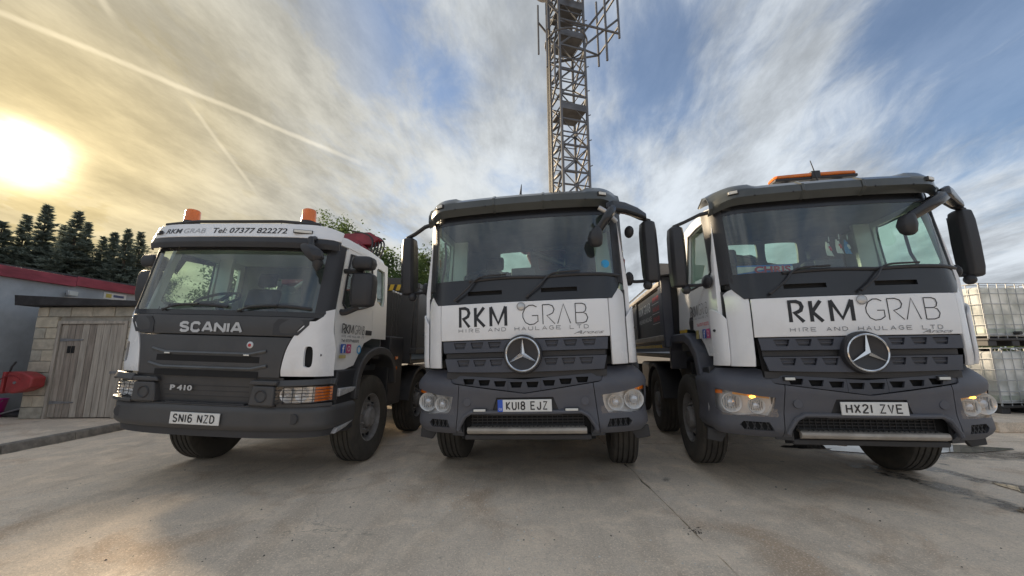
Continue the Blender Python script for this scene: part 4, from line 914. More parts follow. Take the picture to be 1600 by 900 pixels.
    P('roof', MB().loft([[(-w, y, 2.58), (-w+.05, y, 2.66+dz), (-.5, y, 2.70+dz), (.5, y, 2.70+dz), (w-.05, y, 2.66+dz), (w, y, 2.58)] for y, w, dz in ((.30, 1.06, .02), (.6, 1.105, .05), (1.2, 1.105, .05), (1.6, 1.10, .02), (1.67, 1.06, -.02))]), WHITE_D, root, .01, smooth=50)
    P('roof_rail', MB().tube([(-.92, .24, 2.765), (-.5, .19, 2.785), (.5, .19, 2.785), (.92, .24, 2.765)], .018, 8), BLACKP, root)
    P('rear_wall', MB().box(-1.09, 1.09, 1.63, 1.66, 1.3, 2.6), INT_L, root, cuts=[MB().box(-.75, -.15, 1.5, 1.8, 2.05, 2.40), MB().box(.15, .75, 1.5, 1.8, 2.05, 2.40)])
    P('rear_window', MB().box(-.8, .8, 1.64, 1.645, 2.0, 2.45), GLASS2, root)
    P('cab_floor', MB().box(-1.05, 1.05, .38, 1.63, 1.15, 1.22), INT, root)
    P('inner_firewall', MB().box(-1.0, 1.0, .36, .40, 1.15, 1.72), INT, root)
    P('dashboard', MB().shell(lambda u, v: (-1.03+2.06*u, yS(-1.03+2.06*u, 1.75)+.05+v*.46, 1.745+.05*sin(pi*v)-.05*v), 20, 6, .05), INT, root, smooth=50)
    P('dash_front', MB().box(-1.0, 1.0, .60, .66, 1.3, 1.74), INT, root, .03)
    steering_wheel(root, -.52, .62, 1.96); seat(root, -.54, 1.0, 1.58); seat(root, .58, 1.0, 1.58)
    for bx, ex in ((-.58, .14), (.27, .99)):
        wiper(root, cr([(bx, yS(bx, 1.79)-.02, 1.782), (bx+.15, yS(bx+.15, 1.84)-.03, 1.83), (bx+.4, yS(bx+.4, 1.85)-.025, 1.848)], 4), [(bx+.05+(ex-bx-.05)*k/8, yS(bx+.05+(ex-bx-.05)*k/8, 1.85)-.008, 1.825+.022*sin(pi*k/8)) for k in range(9)])
    # front mirror with its cone
    fm = P('front_mirror', MB().loft([[(.985+dx*w+o_, .02+dy*d, z) for dx, dy in ((-1, .6), (-.6, -.8), (.3, -1), (1, -.3), (.8, .8))] for z, w, d, o_ in ((2.30, .05, .05, .06), (2.35, .10, .08, .04), (2.42, .115, .09, 0), (2.47, .08, .07, -.04), (2.485, .04, .03, -.06))]), BLACKP, root, .012, smooth=60)
    P('mirror_arm', MB().tube([(.90, .22, 2.60), (.95, .05, 2.55), (.98, .03, 2.45)], .03, 8), BLACKP, fm)
    P('mirror_cone', MB().lathe([(.052, .0), (.045, -.06), (.01, -.105), (0, -.106)], (1.065, .03, 2.31), 'z', 16), BLACKP, fm)
    for x in (-.705, .72):
        bc = P('beacon', MB().lathe([(0, .145), (.060, .140), (.072, .125), (.076, .0), (0, 0)], (x, .32, 2.825), 'z', 24), mat('beacon_amber', (.80, .19, .03), .2, coat=.4), root, smooth=50)
        P('beacon_foot', MB().lathe([(.08, 0), (.08, -.025), (.03, -.03), (.03, -.10)], (x, .32, 2.823), 'z', 20), BLACKP, bc)
    P('aerial', MB().tube([(-.86, .5, 2.72), (-.93, .5, 2.86), (-1.0, .5, 2.96)], .006, 6), BLACKP, root)
    # chassis, crane, controls and body behind the cab
    P('chassis_rail', MB().box(-.44, -.36, .35, 8.4, .70, .98).box(.36, .44, .35, 8.4, .70, .98), BLACKP, root)
    P('engine_block', MB().box(-.42, .42, .45, 1.6, .58, 1.2), DARK, root, .05)
    for y in (1.40, 3.28, 5.7, 7.05):
        mk('axle', MB().box(-.95, .95, y-.06, y+.06, .45, .57), BLACKP, root, .02)
        for s in (1, -1): wheel(root, s*1.02, y, s)
    for s in (1, -1):
        P('mudguard', MB().prism([(3.28+.64*cos(a), .53+.62*sin(a)) for a in [RD(8+k*16.4) for k in range(11)]]+[(3.28+.585*cos(a), .53+.565*sin(a)) for a in [RD(172-k*16.4) for k in range(11)]], 'x', *sorted((s*.86, s*1.19))), BLACKP, root, .008)
        cb = P('control_cabinet', MB().box(*sorted((s*.72, s*1.14)), 1.90, 2.42, .62, 1.62), BLACKP, root, .02)
        for z in (1.30, 1.15): P('side_marker', MB().box(*sorted((s*1.135, s*1.152)), 2.10, 2.19, z-.022, z+.022), AMBER, cb, .004)
        for k in range(4):
            lv = P('lever', MB().tube([(s*1.05, 1.98+k*.10, 1.62), (s*1.08, 1.97+k*.10, 2.10), (s*1.09, 1.96+k*.10, 2.28)], .009, 6), BLACKP, cb)
            P('lever_knob', MB().ball((s*1.09, 1.96+k*.10, 2.29), .020, 8, 6), mat('silver_cap', (.5, .51, .52), .35, metal=.5), lv)
    crane(root, CRANE, .08, 2.35, 3.26)
    body = MB().box(-1.24, -1.19, 2.62, 8.4, 1.40, 2.46).box(1.19, 1.24, 2.62, 8.4, 1.40, 2.46).box(-1.19, 1.19, 2.62, 2.68, 1.2, 2.62).box(-1.19, 1.19, 8.34, 8.4, 1.2, 2.4).box(-1.19, 1.19, 2.68, 8.34, 1.2, 1.27)
    bo = P('tipper_body', body, SCPANEL, root, .01)
    hz = P('hazard_board', MB().box(.55, 1.16, 2.585, 2.60, 2.40, 2.50), mat('yellow_reflector', (.62, .40, .03), .4), bo)
    for k in range(5): P('hazard_stripe', MB().prism([(.58+k*.12, 2.402), (.63+k*.12, 2.402), (.66+k*.12, 2.498), (.61+k*.12, 2.498)], 'y', 2.578, 2.584), LETTER, hz)
    for s in (1, -1):
        P('top_rail', MB().box(*sorted((s*1.17, s*1.28)), 2.60, 8.42, 2.44, 2.53), SCPANEL, bo, .012)
        P('lower_rail', MB().box(*sorted((s*1.18, s*1.28)), 2.60, 8.42, 1.36, 1.46), SCPANEL, bo, .012)
        for k in range(4): P('side_post', MB().box(*sorted((s*1.20, s*1.275)), 2.61+k*1.5, 2.78+k*1.5, 1.46, 2.44), SCPANEL, bo, .012)
    # right-hand door lettering
    side_letters(root, 1.1555, small_logo(.47, 1.0, 1.60, 1.70, 1.560, 1.578)+[(tel(.47, .88, 1.505, 1.535), LETTER)])
    icons(root, 1.1555, .48, 1.38, 'fi')
    P('sticker', MB().lathe([(.035, .002), (.052, .002)], (1.1555, .90, 1.42), 'x', 24), mat('blue_sticker', (.02, .30, .62), .4), root, smooth=0)
    P('sticker', MB().box(1.1555, 1.1575, .46, .60, 1.325, 1.36), mat('sticker_straw', (.45, .38, .16), .4), root)
left_lorry(T1)
set_lean(T1, TRK[1][3])
tag(T1, 'left white and black lorry with two amber roof beacons and number plate SN16 NZD', 'lorry')

# ------------------------------------------------------------------ ground, slabs, pavement
def concrete(name, base, wet=False, streak=True, world=True, seed=0.0):
    mt = bpy.data.materials.new(name); mt.use_nodes = True; T = NT(mt.node_tree); b = T.n['Principled BSDF']
    g = T.new('ShaderNodeNewGeometry').outputs['Position']
    v = T.vmath('ADD', g, (seed, seed*.7, 0))
    x, y, z = T.sep(g)
    big = T.noise(v, .55, 4, .55, .3); med = T.noise(v, 2.6, 6, .6, .4); fine = T.noise(v, 38, 4, .65); grit = T.noise(v, 190, 2, .6)
    c = T.mix(T.ss(big, .32, .68), tuple(k*.86 for k in base), tuple(k*1.08 for k in base))
    c = T.mix(T.ss(med, .42, .70), c, tuple(k*f for k, f in zip(base, (1.22, 1.20, 1.17))))
    c = T.mix(T.math('MULTIPLY', T.ss(T.noise(v, 1.3, 6, .7, .8), .56, .74), .5), c, tuple(k*f for k, f in zip(base, (.62, .58, .53))))
    # rusty clay washed off the tyres and pale cement dust
    c = T.mix(T.math('MULTIPLY', T.ss(T.noise(T.vmath('ADD', v, (9, 3, 0)), 1.1, 5, .66, .7), .50, .70), .62), c, (.48, .315, .19))
    c = T.mix(T.math('MULTIPLY', T.ss(T.noise(T.vmath('ADD', v, (2, 19, 0)), 1.7, 7, .72, .5), .56, .76), .75), c, (.76, .71, .63))
    c = T.mix(T.math('MULTIPLY', T.ss(fine, .40, .66), .24), c, tuple(k*.55 for k in base))
    c = T.mix(T.math('MULTIPLY', T.ss(grit, .58, .75), .35), c, tuple(k*1.7 for k in base))
    c = T.mix(T.math('MULTIPLY', T.ss(T.noise(T.vmath('ADD', v, (31, 7, 0)), 120, 2, .5), .66, .72), .7), c, (.07, .06, .05))
    # tyre drag marks run away from the bays
    st = T.noise(T.vmath('MULTIPLY', T.vmath('ADD', v, (0, 0, 0)), (5.0, .35, 1)), 2.2, 4, .6)
    c = T.mix(T.math('MULTIPLY', T.ss(st, .52, .72), .24), c, tuple(k*.55 for k in base))
    for cx, k, wd, am in ((-4.05, .10, .17, .30), (-2.0, .10, .17, .30), (-.95, -.05, .17, .26), (1.05, -.05, .17, .22), (2.2, .12, .17, .30), (4.2, .12, .17, .30), (-1.6, -.42, .16, .22), (.3, -.42, .16, .22), (-5.4, .30, .16, .2)):
        ln_ = T.math('ABSOLUTE', T.math('SUBTRACT', T.math('ADD', x, T.math('ADD', T.math('MULTIPLY', T.math('SUBTRACT', y, 5.2), k), T.math('MULTIPLY', T.math('SUBTRACT', big, .5), .5))), cx))
        tm = T.math('MULTIPLY', T.ss(ln_, wd, wd*.45), T.math('MULTIPLY', T.ss(T.noise(T.vmath('MULTIPLY', v, (3.0, 1.2, 1)), 1.6, 5, .7), .36, .62), am))
        c = T.mix(tm, c, tuple(q*f for q, f in zip(base, (.50, .45, .40))))
    vw = T.vmath('ADD', v, T.vmath('MULTIPLY', T.comb(T.noise(v, 1.9, 5, .7), T.noise(T.vmath('ADD', v, (7, 1, 0)), 1.9, 5, .7), 0.0), (.9, .9, 0)))
    vo = T.new('ShaderNodeTexVoronoi', feature='DISTANCE_TO_EDGE'); T.put(vo.inputs['Vector'], vw); vo.inputs['Scale'].default_value = .42
    crack = T.math('MULTIPLY', T.ss(vo.outputs['Distance'], .0026, .0006), T.ss(T.noise(v, .8, 3), .50, .60))
    c = T.mix(T.math('MULTIPLY', crack, .4), c, (.16, .13, .10))
    spots = T.ss(T.noise(T.vmath('ADD', v, (3, 44, 0)), 3.4, 3, .5), .70, .76)
    c = T.mix(T.math('MULTIPLY', spots, .6), c, (.10, .09, .08))
    c = T.mix(T.math('MULTIPLY', T.ss(T.noise(v, 11, 6, .75), .50, .66), .22), c, tuple(k*.62 for k in base))
    c = T.mix(T.math('MULTIPLY', T.ss(T.noise(T.vmath('ADD', v, (8, 8, 0)), 70, 3, .7), .54, .64), .6), c, tuple(k*1.45 for k in base))
    rough = .88
    if wet:
        # run-off from under the right lorry: two dark trickles widening towards the camera's right
        n = T.math('MULTIPLY', T.math('SUBTRACT', T.noise(T.vmath('MULTIPLY', v, (1, 1, 1)), 2.4, 6, .7), .5), .9)
        n2 = T.math('MULTIPLY', T.math('SUBTRACT', T.noise(T.vmath('ADD', v, (5, 5, 0)), 7.0, 5, .7), .5), .45)
        yy = T.math('ADD', T.math('MULTIPLY', x, -1.0), 0.0)
        def line(p, q, w):
            d = Vector((q[0]-p[0], q[1]-p[1])); L = d.length; d /= L
            al = T.math('ADD', T.math('MULTIPLY', T.math('SUBTRACT', x, p[0]), d.x), T.math('MULTIPLY', T.math('SUBTRACT', y, p[1]), d.y))
            ac = T.math('ABSOLUTE', T.math('ADD', T.math('ADD', T.math('MULTIPLY', T.math('SUBTRACT', x, p[0]), -d.y), T.math('MULTIPLY', T.math('SUBTRACT', y, p[1]), d.x)), T.math('ADD', T.math('MULTIPLY', n, .35), n2)))
            return T.math('MULTIPLY', T.ss(ac, w, w*.35), T.math('MULTIPLY', T.ss(al, -.3, .3), T.ss(al, L+.3, L-.3)))
        wm = T.math('MAXIMUM', T.math('MAXIMUM', line((4.1, 4.9), (4.6, 2.2), .16), line((4.75, 4.9), (5.4, 2.6), .13)), line((4.2, 5.6), (7.4, 5.1), .34))
        wm = T.math('MULTIPLY', wm, T.ss(T.noise(v, 5.0, 5, .7), .30, .52))
        c = T.mix(T.math('MULTIPLY', wm, .82), c, (.045, .043, .040)); rough = T.math('SUBTRACT', .88, T.math('MULTIPLY', wm, .62))
    T.put(b.inputs['Base Color'], c); T.put(b.inputs['Roughness'], rough); b.inputs['Specular IOR Level'].default_value = .3
    bn = T.new('ShaderNodeBump'); bn.inputs['Strength'].default_value = .8; bn.inputs['Distance'].default_value = .014
    T.put(bn.inputs['Height'], T.math('ADD', T.math('MULTIPLY', fine, .5), T.math('ADD', T.math('MULTIPLY', grit, .35), T.math('MULTIPLY', med, .6)))); T.l.new(bn.outputs[0], b.inputs['Normal'])
    MATS[name] = mt
    return mt
CONC = concrete('yard_concrete', (.76, .635, .50), wet=True)
CONC2 = concrete('pavement_concrete', (.70, .59, .475), seed=13.0)
EARTH = mat('packed_earth', (.13, .115, .095), .95, var=.3, scale=.6, bump=.5, bscale=12)
gr = MB().sheet(lambda u, v: (-600+1200*u, -300+1200*v, -.03), 8, 8)
GROUND = tag(mk('ground', gr, EARTH, smooth=0), kind='structure')
yard = empty('concrete_yard', (0, 0, 0)); tag(yard, kind='structure')
xj = [-15.2, -6.94, 1.36, 9.7, 17.0]; yj = [-8.0, -1.2, 6.0, 13.2, 20.4, 27.6]
for i in range(len(xj)-1):
    for j in range(len(yj)-1):
        x0, x1, y0, y1 = xj[i]+.003, xj[i+1]-.003, yj[j]+.003, yj[j+1]-.003
        # chipped, slightly wandering arris
        def edge(p, q, n=60):
            out = []
            for k in range(n):
                t = k/n; a = Vector(p).lerp(Vector(q), t); w = random.uniform(-.004, .009) if random.random() < .85 else random.uniform(.01, .03); nn = Vector((-(q[1]-p[1]), q[0]-p[0])).normalized(); out.append((a.x+nn.x*w, a.y+nn.y*w))
            return out
        poly = edge((x0, y0), (x1, y0))+edge((x1, y0), (x1, y1))+edge((x1, y1), (x0, y1))+edge((x0, y1), (x0, y0))
        dz = random.uniform(-.002, .002); o = mk('concrete_slab', MB().prism(poly, 'z', -.09, dz), CONC, yard, smooth=0)
tag(mk('joint_filler', MB().box(-16.6, 14.9, -7.9, 27.5, -.025, -.013), mat('joint_dirt', (.17, .145, .11), .95, var=.4, scale=20, bump=.5), yard), kind='stuff')
# raised pavement with kerb stones on the left, plinth on the right
pv = empty('pavement', (-7.0, 6, 0)); tag(pv, kind='structure'); pv.location = (0, 0, 0)
mk('pavement_top', MB().box(-16, -7.10, -2, 24, .0, .118), CONC2, pv, .01)
KERB = mat('kerb_concrete', (.20, .18, .155), .9, var=.3, scale=9, bump=.5, bscale=50)
y = 1.0; k = 0
while y < 15:
    L = .915; mk('kerb_stone', MB().prism([(-7.098, -.02), (-6.965+random.uniform(-.006, .006), -.02), (-6.985+random.uniform(-.006, .006), .10), (-7.0, .122+random.uniform(-.005, .003)), (-7.098, .124)], 'y', y+.005, y+L-.005), KERB, pv, .008); y += L
pl = tag(mk('plinth', MB().prism([(7.9, 6.6), (16, 6.3), (16, 14), (8.1, 14)], 'z', .0, .17), CONC2, None, .015), kind='structure')
# puddle with an irregular shore
def puddle(name, cx, cy, rx, ry, seed, rot=0.0):
    random.seed(seed); n = 44; ph = [random.uniform(0, 6.28) for _ in range(6)]
    pts = []
    for i in range(n):
        a = 2*pi*i/n; r = 1+.18*sin(2*a+ph[0])+.14*sin(3*a+ph[1])+.09*sin(5*a+ph[2])+.06*sin(9*a+ph[3])+.04*sin(14*a+ph[4])
        X, Y = rx*r*cos(a), ry*r*sin(a); pts.append((cx+X*cos(rot)-Y*sin(rot), cy+X*sin(rot)+Y*cos(rot)))
    mb = MB(); o_ = len(pts); mb.v = [(p[0], p[1], .0065) for p in pts]+[(cx, cy, .0075)]; mb.f = [(i, (i+1) % n, n) for i in range(n)]
    wm = mat('puddle_water', (.045, .042, .038), .03, var=.2, spec=.9)
    return tag(mk(name, mb, wm, None, smooth=80), kind='structure')
puddle('puddle', 5.55, 5.66, .95, .34, 3); puddle('puddle', 4.25, 5.75, .42, .13, 11); puddle('puddle', 4.95, 3.9, .10, .28, 5, .2); puddle('puddle', 4.35, 3.4, .07, .22, 8, .25)
random.seed(21)
# crumbs of rubble and mortar
def crumb_mesh():
    mb = MB()
    def crumb(x, y, r):
        h = r*random.uniform(.5, .9); a0 = random.uniform(0, 6.28); n = random.choice((4, 5)); b = [(x+r*random.uniform(.7, 1.2)*cos(a0+2*pi*k/n), y+r*random.uniform(.7, 1.2)*sin(a0+2*pi*k/n), .001) for k in range(n)]
        mb.add(b+[(x+random.uniform(-.3, .3)*r, y+random.uniform(-.3, .3)*r, .001+h)], [(k, (k+1) % n, n) for k in range(n)])
    return mb, crumb
for nm, mt, spots in (('pale_crumbs', mat('mortar_crumb', (.62, .58, .52), .9), [(-.55, 4.0, .35, 60), (-.2, 3.2, .6, 60), (.5, 2.6, .7, 40), (.8, 3.6, .8, 30), (2.6, 3.0, .9, 30), (-.9, 4.7, .5, 40), (1.5, 2.4, 1.0, 30)]), ('dark_crumbs', mat('stone_crumb', (.10, .085, .07), .9), [(-1, 3.2, 2.4, 70), (2.2, 2.8, 1.5, 50), (-3, 3.5, 1.6, 40), (1.38, 3.2, .06, 40), (1.36, 2.4, .05, 30)])):
    mb, cr_ = crumb_mesh()
    for cx, cy, s_, n in spots:
        for _ in range(n): cr_(random.gauss(cx, s_*.6), random.gauss(cy, s_*.5), random.choice((.003, .004, .005, .007, .010)))
    tag(mk(nm, mb, mt, smooth=0), 'scattered '+('pale mortar' if nm[0] == 'p' else 'dark stone')+' crumbs on the yard floor', 'rubble', kind='stuff')

# ------------------------------------------------------------------ sheds on the left
RENDER = mat('grey_render', (.40, .43, .46), .85, var=.14, scale=1.6, bump=.25, bscale=30, dirt=.35, dirtcol=(.20, .195, .18))
REDF = mat('red_fascia', (.31, .058, .08), .6, var=.3, scale=5, dirt=.35, dirtcol=(.16, .06, .06), stretch=(1, .3, 1))
gb = empty('rendered_building', (-10.45, 8, .118))
def G(name, mb, mt, parent=gb, **k):
    mb.mapv(lambda x, y, z: (x+10.45, y-8, z-.118)); return mk(name, mb, mt, parent, **k)
wl = G('wall', MB().box(-15.5, -10.45, 2.0, 10.85, .10, 3.0), RENDER)
for k in range(5):
    G('fascia_board', MB().box(-10.449, -10.36, 1.9+k*1.80, 1.9+(k+1)*1.80-.006, 2.86+random.uniform(-.01, .01)+.02*k, 3.07+.025*k), REDF, bevel=.008)
G('fascia_board', MB().box(-15.6, -10.36, 10.855, 10.93, 2.97, 3.19), REDF, bevel=.008)
G('roof', MB().add([(-15.6, 1.9, 3.06), (-10.37, 1.9, 3.06), (-10.37, 10.9, 3.185), (-15.6, 10.9, 3.185), (-15.6, 1.9, 3.10), (-10.37, 1.9, 3.10), (-10.37, 10.9, 3.215), (-15.6, 10.9, 3.215)], [(0, 1, 2, 3), (7, 6, 5, 4), (0, 4, 5, 1), (1, 5, 6, 2), (2, 6, 7, 3), (3, 7, 4, 0)]), mat('roof_felt', (.08, .08, .085), .9, var=.25))
tag(gb, 'grey rendered flat-roofed building with faded red fascia behind the block shed', 'building')
fl = empty('floodlight', (-10.45, 9.0, 2.74)); tag(fl, 'small square floodlight on the grey rendered wall', 'lamp')
mk('lamp_body', MB().prism([(-.10, -.06), (.10, -.06), (.12, .07), (-.12, .07)], 'x', .10, .17), mat('silver_cap', (.5, .51, .52), .35), fl, .01); mk('lamp_glass_pane', MB().box(.168, .176, -.085, .085, -.045, .05), LENSW, fl); mk('bracket', MB().box(.001, .11, -.03, .03, -.02, .02), BLACKP, fl)
sg = empty('wall_sign', (-10.446, 10.1, 2.82)); tag(sg, 'small white notice board under the red fascia on the grey wall', 'sign')
mk('board', MB().box(0, .02, -.29, .29, -.085, .085), PLATE, sg, .004)
mk('emblem', MB().box(.02, .024, -.24, -.10, -.05, .05), mat('sign_yellow', (.55, .45, .12), .5), sg); mk('text_bar', MB().box(.02, .024, -.05, .22, -.02, .04), mat('sign_ink', (.10, .12, .22), .5), sg)

BLOCK = [mat('block_a', (.52, .46, .36), .9, var=.15, scale=7, bump=.5, bscale=45), mat('block_b', (.46, .41, .33), .9, var=.18, scale=7, bump=.5, bscale=45), mat('block_c', (.40, .37, .31), .9, var=.2, scale=6, bump=.5, bscale=45)]
MORTAR = mat('mortar', (.36, .335, .29), .95, var=.15, bump=.3)
TIMBER = [mat('timber_a', (.34, .295, .25), .8, var=.25, scale=4, bump=.5, bscale=25, stretch=(6, 6, .5)), mat('timber_b', (.27, .23, .195), .8, var=.28, scale=4, bump=.5, bscale=25, stretch=(6, 6, .5)), mat('timber_c', (.40, .355, .305), .8, var=.22, scale=4, bump=.5, bscale=25, stretch=(6, 6, .5))]
SY = 7.75
sh = empty('block_shed', (-8.4, SY, .118))
def Sx(name, mb, mt, parent=sh, **k):
    mb.mapv(lambda x, y, z: (x+8.4, y-SY, z-.118)); return mk(name, mb, mt, parent, **k)
DX0, DX1, DZ1 = -8.98, -7.72, 1.93
core = Sx('wall', MB().box(-9.49, -6.62, SY+.05, SY+2.6, .12, 2.28), MORTAR, cuts=[MB().box(-8.98+8.4-.0, -7.72+8.4, -.5, .12, -.1, DZ1-.118)])
row = 0; z = .122
while z < 2.24:
    h = .208; x = -9.5-(.22 if row % 2 else 0)
    while x < -6.6:
        x0, x1 = max(x, -9.5), min(x+.432, -6.6); x += .442
        pieces = [(x0, x1)]
        if z+h > .1 and z < DZ1+.10:
            pieces = []
            if x0 < DX0-.07: pieces.append((x0, min(x1, DX0-.07)))
            if x1 > DX1+.07: pieces.append((max(x0, DX1+.07), x1))
        for a, b in pieces:
            if b-a < .06: continue
            j = random.uniform(-.006, .006); Sx('block', MB().box(a, b, SY+j, SY+.10, z, min(z+h, 2.27)), random.choice(BLOCK), core, bevel=.006, seg=1)
    z += h+.010; row += 1
fr = Sx('door_frame', MB().box(DX0-.065, DX0-.005, SY-.015, SY+.12, .12, DZ1+.065).box(DX1+.005, DX1+.065, SY-.015, SY+.12, .12, DZ1+.065).box(DX0-.005, DX1+.005, SY-.015, SY+.12, DZ1+.005, DZ1+.065), TIMBER[2], bevel=.004)
dr = Sx('door', MB().box(DX0+.004, DX1-.004, SY+.045, SY+.07, .135, DZ1), TIMBER[1])
n = 9; wd = (DX1-DX0-.012)/n
for k in range(n): Sx('plank', MB().box(DX0+.006+k*wd+.004, DX0+.006+(k+1)*wd-.004, SY+.012+random.uniform(-.003, .003), SY+.044, .14, DZ1-.004), random.choice(TIMBER), dr, bevel=.003, seg=1)
for z in (.42, 1.62): Sx('hinge', MB().prism([(DX0+.02, z-.03), (DX0+.48, z-.012), (DX0+.48, z+.012), (DX0+.02, z+.03)], 'y', SY+.0, SY+.008), STEEL, dr)
Sx('door_vent', MB().box(DX0+.19, DX0+.25, SY+.0, SY+.012, 1.36, 1.50).box(DX0+.27, DX0+.33, SY+.0, SY+.012, 1.36, 1.50), DARK, dr)
hp = Sx('hasp', MB().box(DX1-.16, DX1+.04, SY-.004, SY+.008, .96, 1.01), STEEL, dr); Sx('padlock', MB().box(DX1-.02, DX1+.04, SY-.035, SY-.006, .88, .96), BLACKP, dr, bevel=.01)
Sx('roof', MB().prism([(-9.80, 2.30), (-6.55, 2.262), (-6.55, 2.33), (-9.84, 2.505)], 'y', SY-.16, SY+2.7), mat('dark_bitumen', (.035, .033, .034), .85, var=.3, bump=.3), bevel=.01)
tag(sh, 'low concrete block shed with weathered plank door and dark flat roof', 'shed')
# red hose reel hung on the shed corner
hr = empty('hose_reel', (-9.33, SY-.005, .62)); tag(hr, 'red metal hose reel with black lever on the block shed corner', 'hose reel')
body = [(-.16, .02), (-.15, .38), (-.02, .405), (.12, .39), (.24, .34), (.33, .29), (.32, .11), (.14, .03), (-.02, .0)]
mk('drum', MB().prism(body, 'y', -.30, -.06), RED, hr, .03, seg=3)
mk('rib', MB().tube([(-.08+.22*cos(a), -.303, .17+.16*sin(a)) for a in [RD(30+k*12) for k in range(11)]], .008, 6), mat('red_dark', (.22, .014, .02), .5), hr)
mk('boss', MB().lathe([(0, -.02), (.025, -.015), (.028, 0)], (.02, -.30, .20), 'y', 16), STEEL, hr)
br = mk('bracket', MB().box(-.27, -.22, -.28, -.02, .0, .40).box(-.22, -.15, -.20, -.10, .05, .11).box(-.22, -.15, -.20, -.10, .30, .36), RED, hr, .008)
mk('lever', MB().tube([(-.24, -.2, .40), (-.19, -.22, .50), (-.13, -.22, .58)], .016, 8), BLACKP, hr)
# tub and pipes by the wall
tb = empty('tub', (-10.22, 7.88, .118)); tag(tb, 'magenta plastic tub against the grey wall at the left edge', 'tub')
mk('tub_body', MB().lathe([(0, .01), (.15, .01), (.20, .34), (.21, .36), (.19, .36), (.14, .03), (0, .03)], ax='z', n=24), mat('magenta_plastic', (.42, .02, .20), .4), tb); mk('handle', MB().tube([(-.2, 0, .34), (-.16, -.06, .24), (0, -.20, .19), (.16, -.06, .24), (.2, 0, .34)], .008, 6), STEEL, tb)
pp = empty('pipe_bundle', (-9.95, 7.95, .118)); tag(pp, 'short black and grey pipes lying between the tub and the shed', 'pipes')
mk('pipe', MB().tube([(-.2, -.1, .04), (.35, .12, .22)], .018, 8), STEEL, pp); mk('pipe', MB().tube([(-.3, .05, .05), (.4, .0, .05)], .045, 10), BLACKP, pp); mk('pipe', MB().tube([(-.3, .14, .05), (.4, .1, .13)], .04, 10), BLACKP, pp)

# ------------------------------------------------------------------ containers on the right
def leafmat(name, col, tr=.35):
    if name in MATS: return MATS[name]
    mt = MATS[name] = bpy.data.materials.new(name); mt.use_nodes = True; T = NT(mt.node_tree); out = T.n['Material Output']; T.n.remove(T.n['Principled BSDF'])
    oc = T.new('ShaderNodeTexCoord').outputs['Object']; n = T.noise(oc, 2.2, 3)
    c = T.mix(T.ss(n, .3, .7), tuple(k*.6 for k in col), tuple(min(1, k*1.45) for k in col))
    a = T.new('ShaderNodeBsdfDiffuse'); b = T.new('ShaderNodeBsdfTranslucent'); T.put(a.inputs[0], c); T.put(b.inputs[0], T.mix(.5, c, tuple(k*1.3 for k in col)))
    m_ = T.new('ShaderNodeMixShader'); m_.inputs[0].default_value = tr; T.l.new(a.outputs[0], m_.inputs[1]); T.l.new(b.outputs[0], m_.inputs[2]); T.l.new(m_.outputs[0], out.inputs[0])
    return mt
def ibc(loc, rz, label):
    t = empty('liquid_container', loc, rz); tag(t, label, 'liquid container', 'stacked liquid containers by the right edge')
    w, d, z0, z1 = .57, .47, .17, 1.19
    mk('pallet', MB().box(-w-.02, w+.02, -d-.02, d+.02, .10, .15).box(-w-.02, -w+.16, -d, d, 0, .10).box(-.08, .08, -d, d, 0, .10).box(w-.16, w+.02, -d, d, 0, .10), BLACKP, t, .01)
    mk('tank', MB().box(-w, w, -d, d, z0, z1-.06), leafmat('milky_plastic', (.70, .74, .74), .35), t, .06, seg=4)
    lq = mk('tank_residue', MB().box(-w-.002, w+.002, -d-.002, d+.002, z0+.03, z0+.20), mat('stained_plastic', (.42, .46, .40), .4, var=.12), t, .05)
    cg = MB()
    for k in range(7):
        x = -w-.012+k*(2*w+.024)/6
        for yy in (-d-.022, d+.022): cg.tube([(x, yy, .14), (x, yy, z1)], .0075, 6)
    for k in range(6):
        yy = -d-.012+k*(2*d+.024)/5
        for x in (-w-.022, w+.022): cg.tube([(x, yy, .14), (x, yy, z1)], .0075, 6)
    for k in range(6):
        zz = .20+k*(z1-.20)/5; r = [(-w-.03, -d-.03, zz), (w+.03, -d-.03, zz), (w+.03, d+.03, zz), (-w-.03, d+.03, zz), (-w-.03, -d-.03, zz)]; cg.tube(r, .008, 6)
    for yy in (-.25, .25): cg.tube([(-w-.02, yy, z1+.0), (w+.02, yy, z1)], .011, 6)
    mk('cage', cg, mat('cage_zinc', (.42, .43, .44), .5, metal=.2), t)
    mk('filler_cap', MB().lathe([(0, .05), (.08, .05), (.085, 0)], (0, 0, z1-.06), 'z', 20), BLACKP, t); mk('valve', MB().tube([(0, -d-.01, .24), (0, -d-.10, .24)], .035, 10), BLACKP, t)
    return t
for cx, nm in ((9.52, 'nearest the lorry'), (10.76, 'at the picture edge')):
    ibc((cx, 7.9, .17), RD(4), 'caged white liquid container %s, lower of its stack' % nm); ibc((cx-.02, 7.9, 1.40), RD(5), 'caged white liquid container %s, upper of its stack' % nm)
dm = empty('plastic_drum', (9.46, 7.12, .17)); tag(dm, 'off-white plastic drum with red diamond hazard label in front of the containers', 'drum')
mk('drum_body', MB().lathe([(0, 0), (.14, 0), (.16, .03), (.165, .36), (.15, .42), (.07, .45), (.06, .48), (0, .48)], ax='z', n=28), mat('offwhite_plastic', (.66, .63, .58), .45, var=.1, dirt=.2), dm)
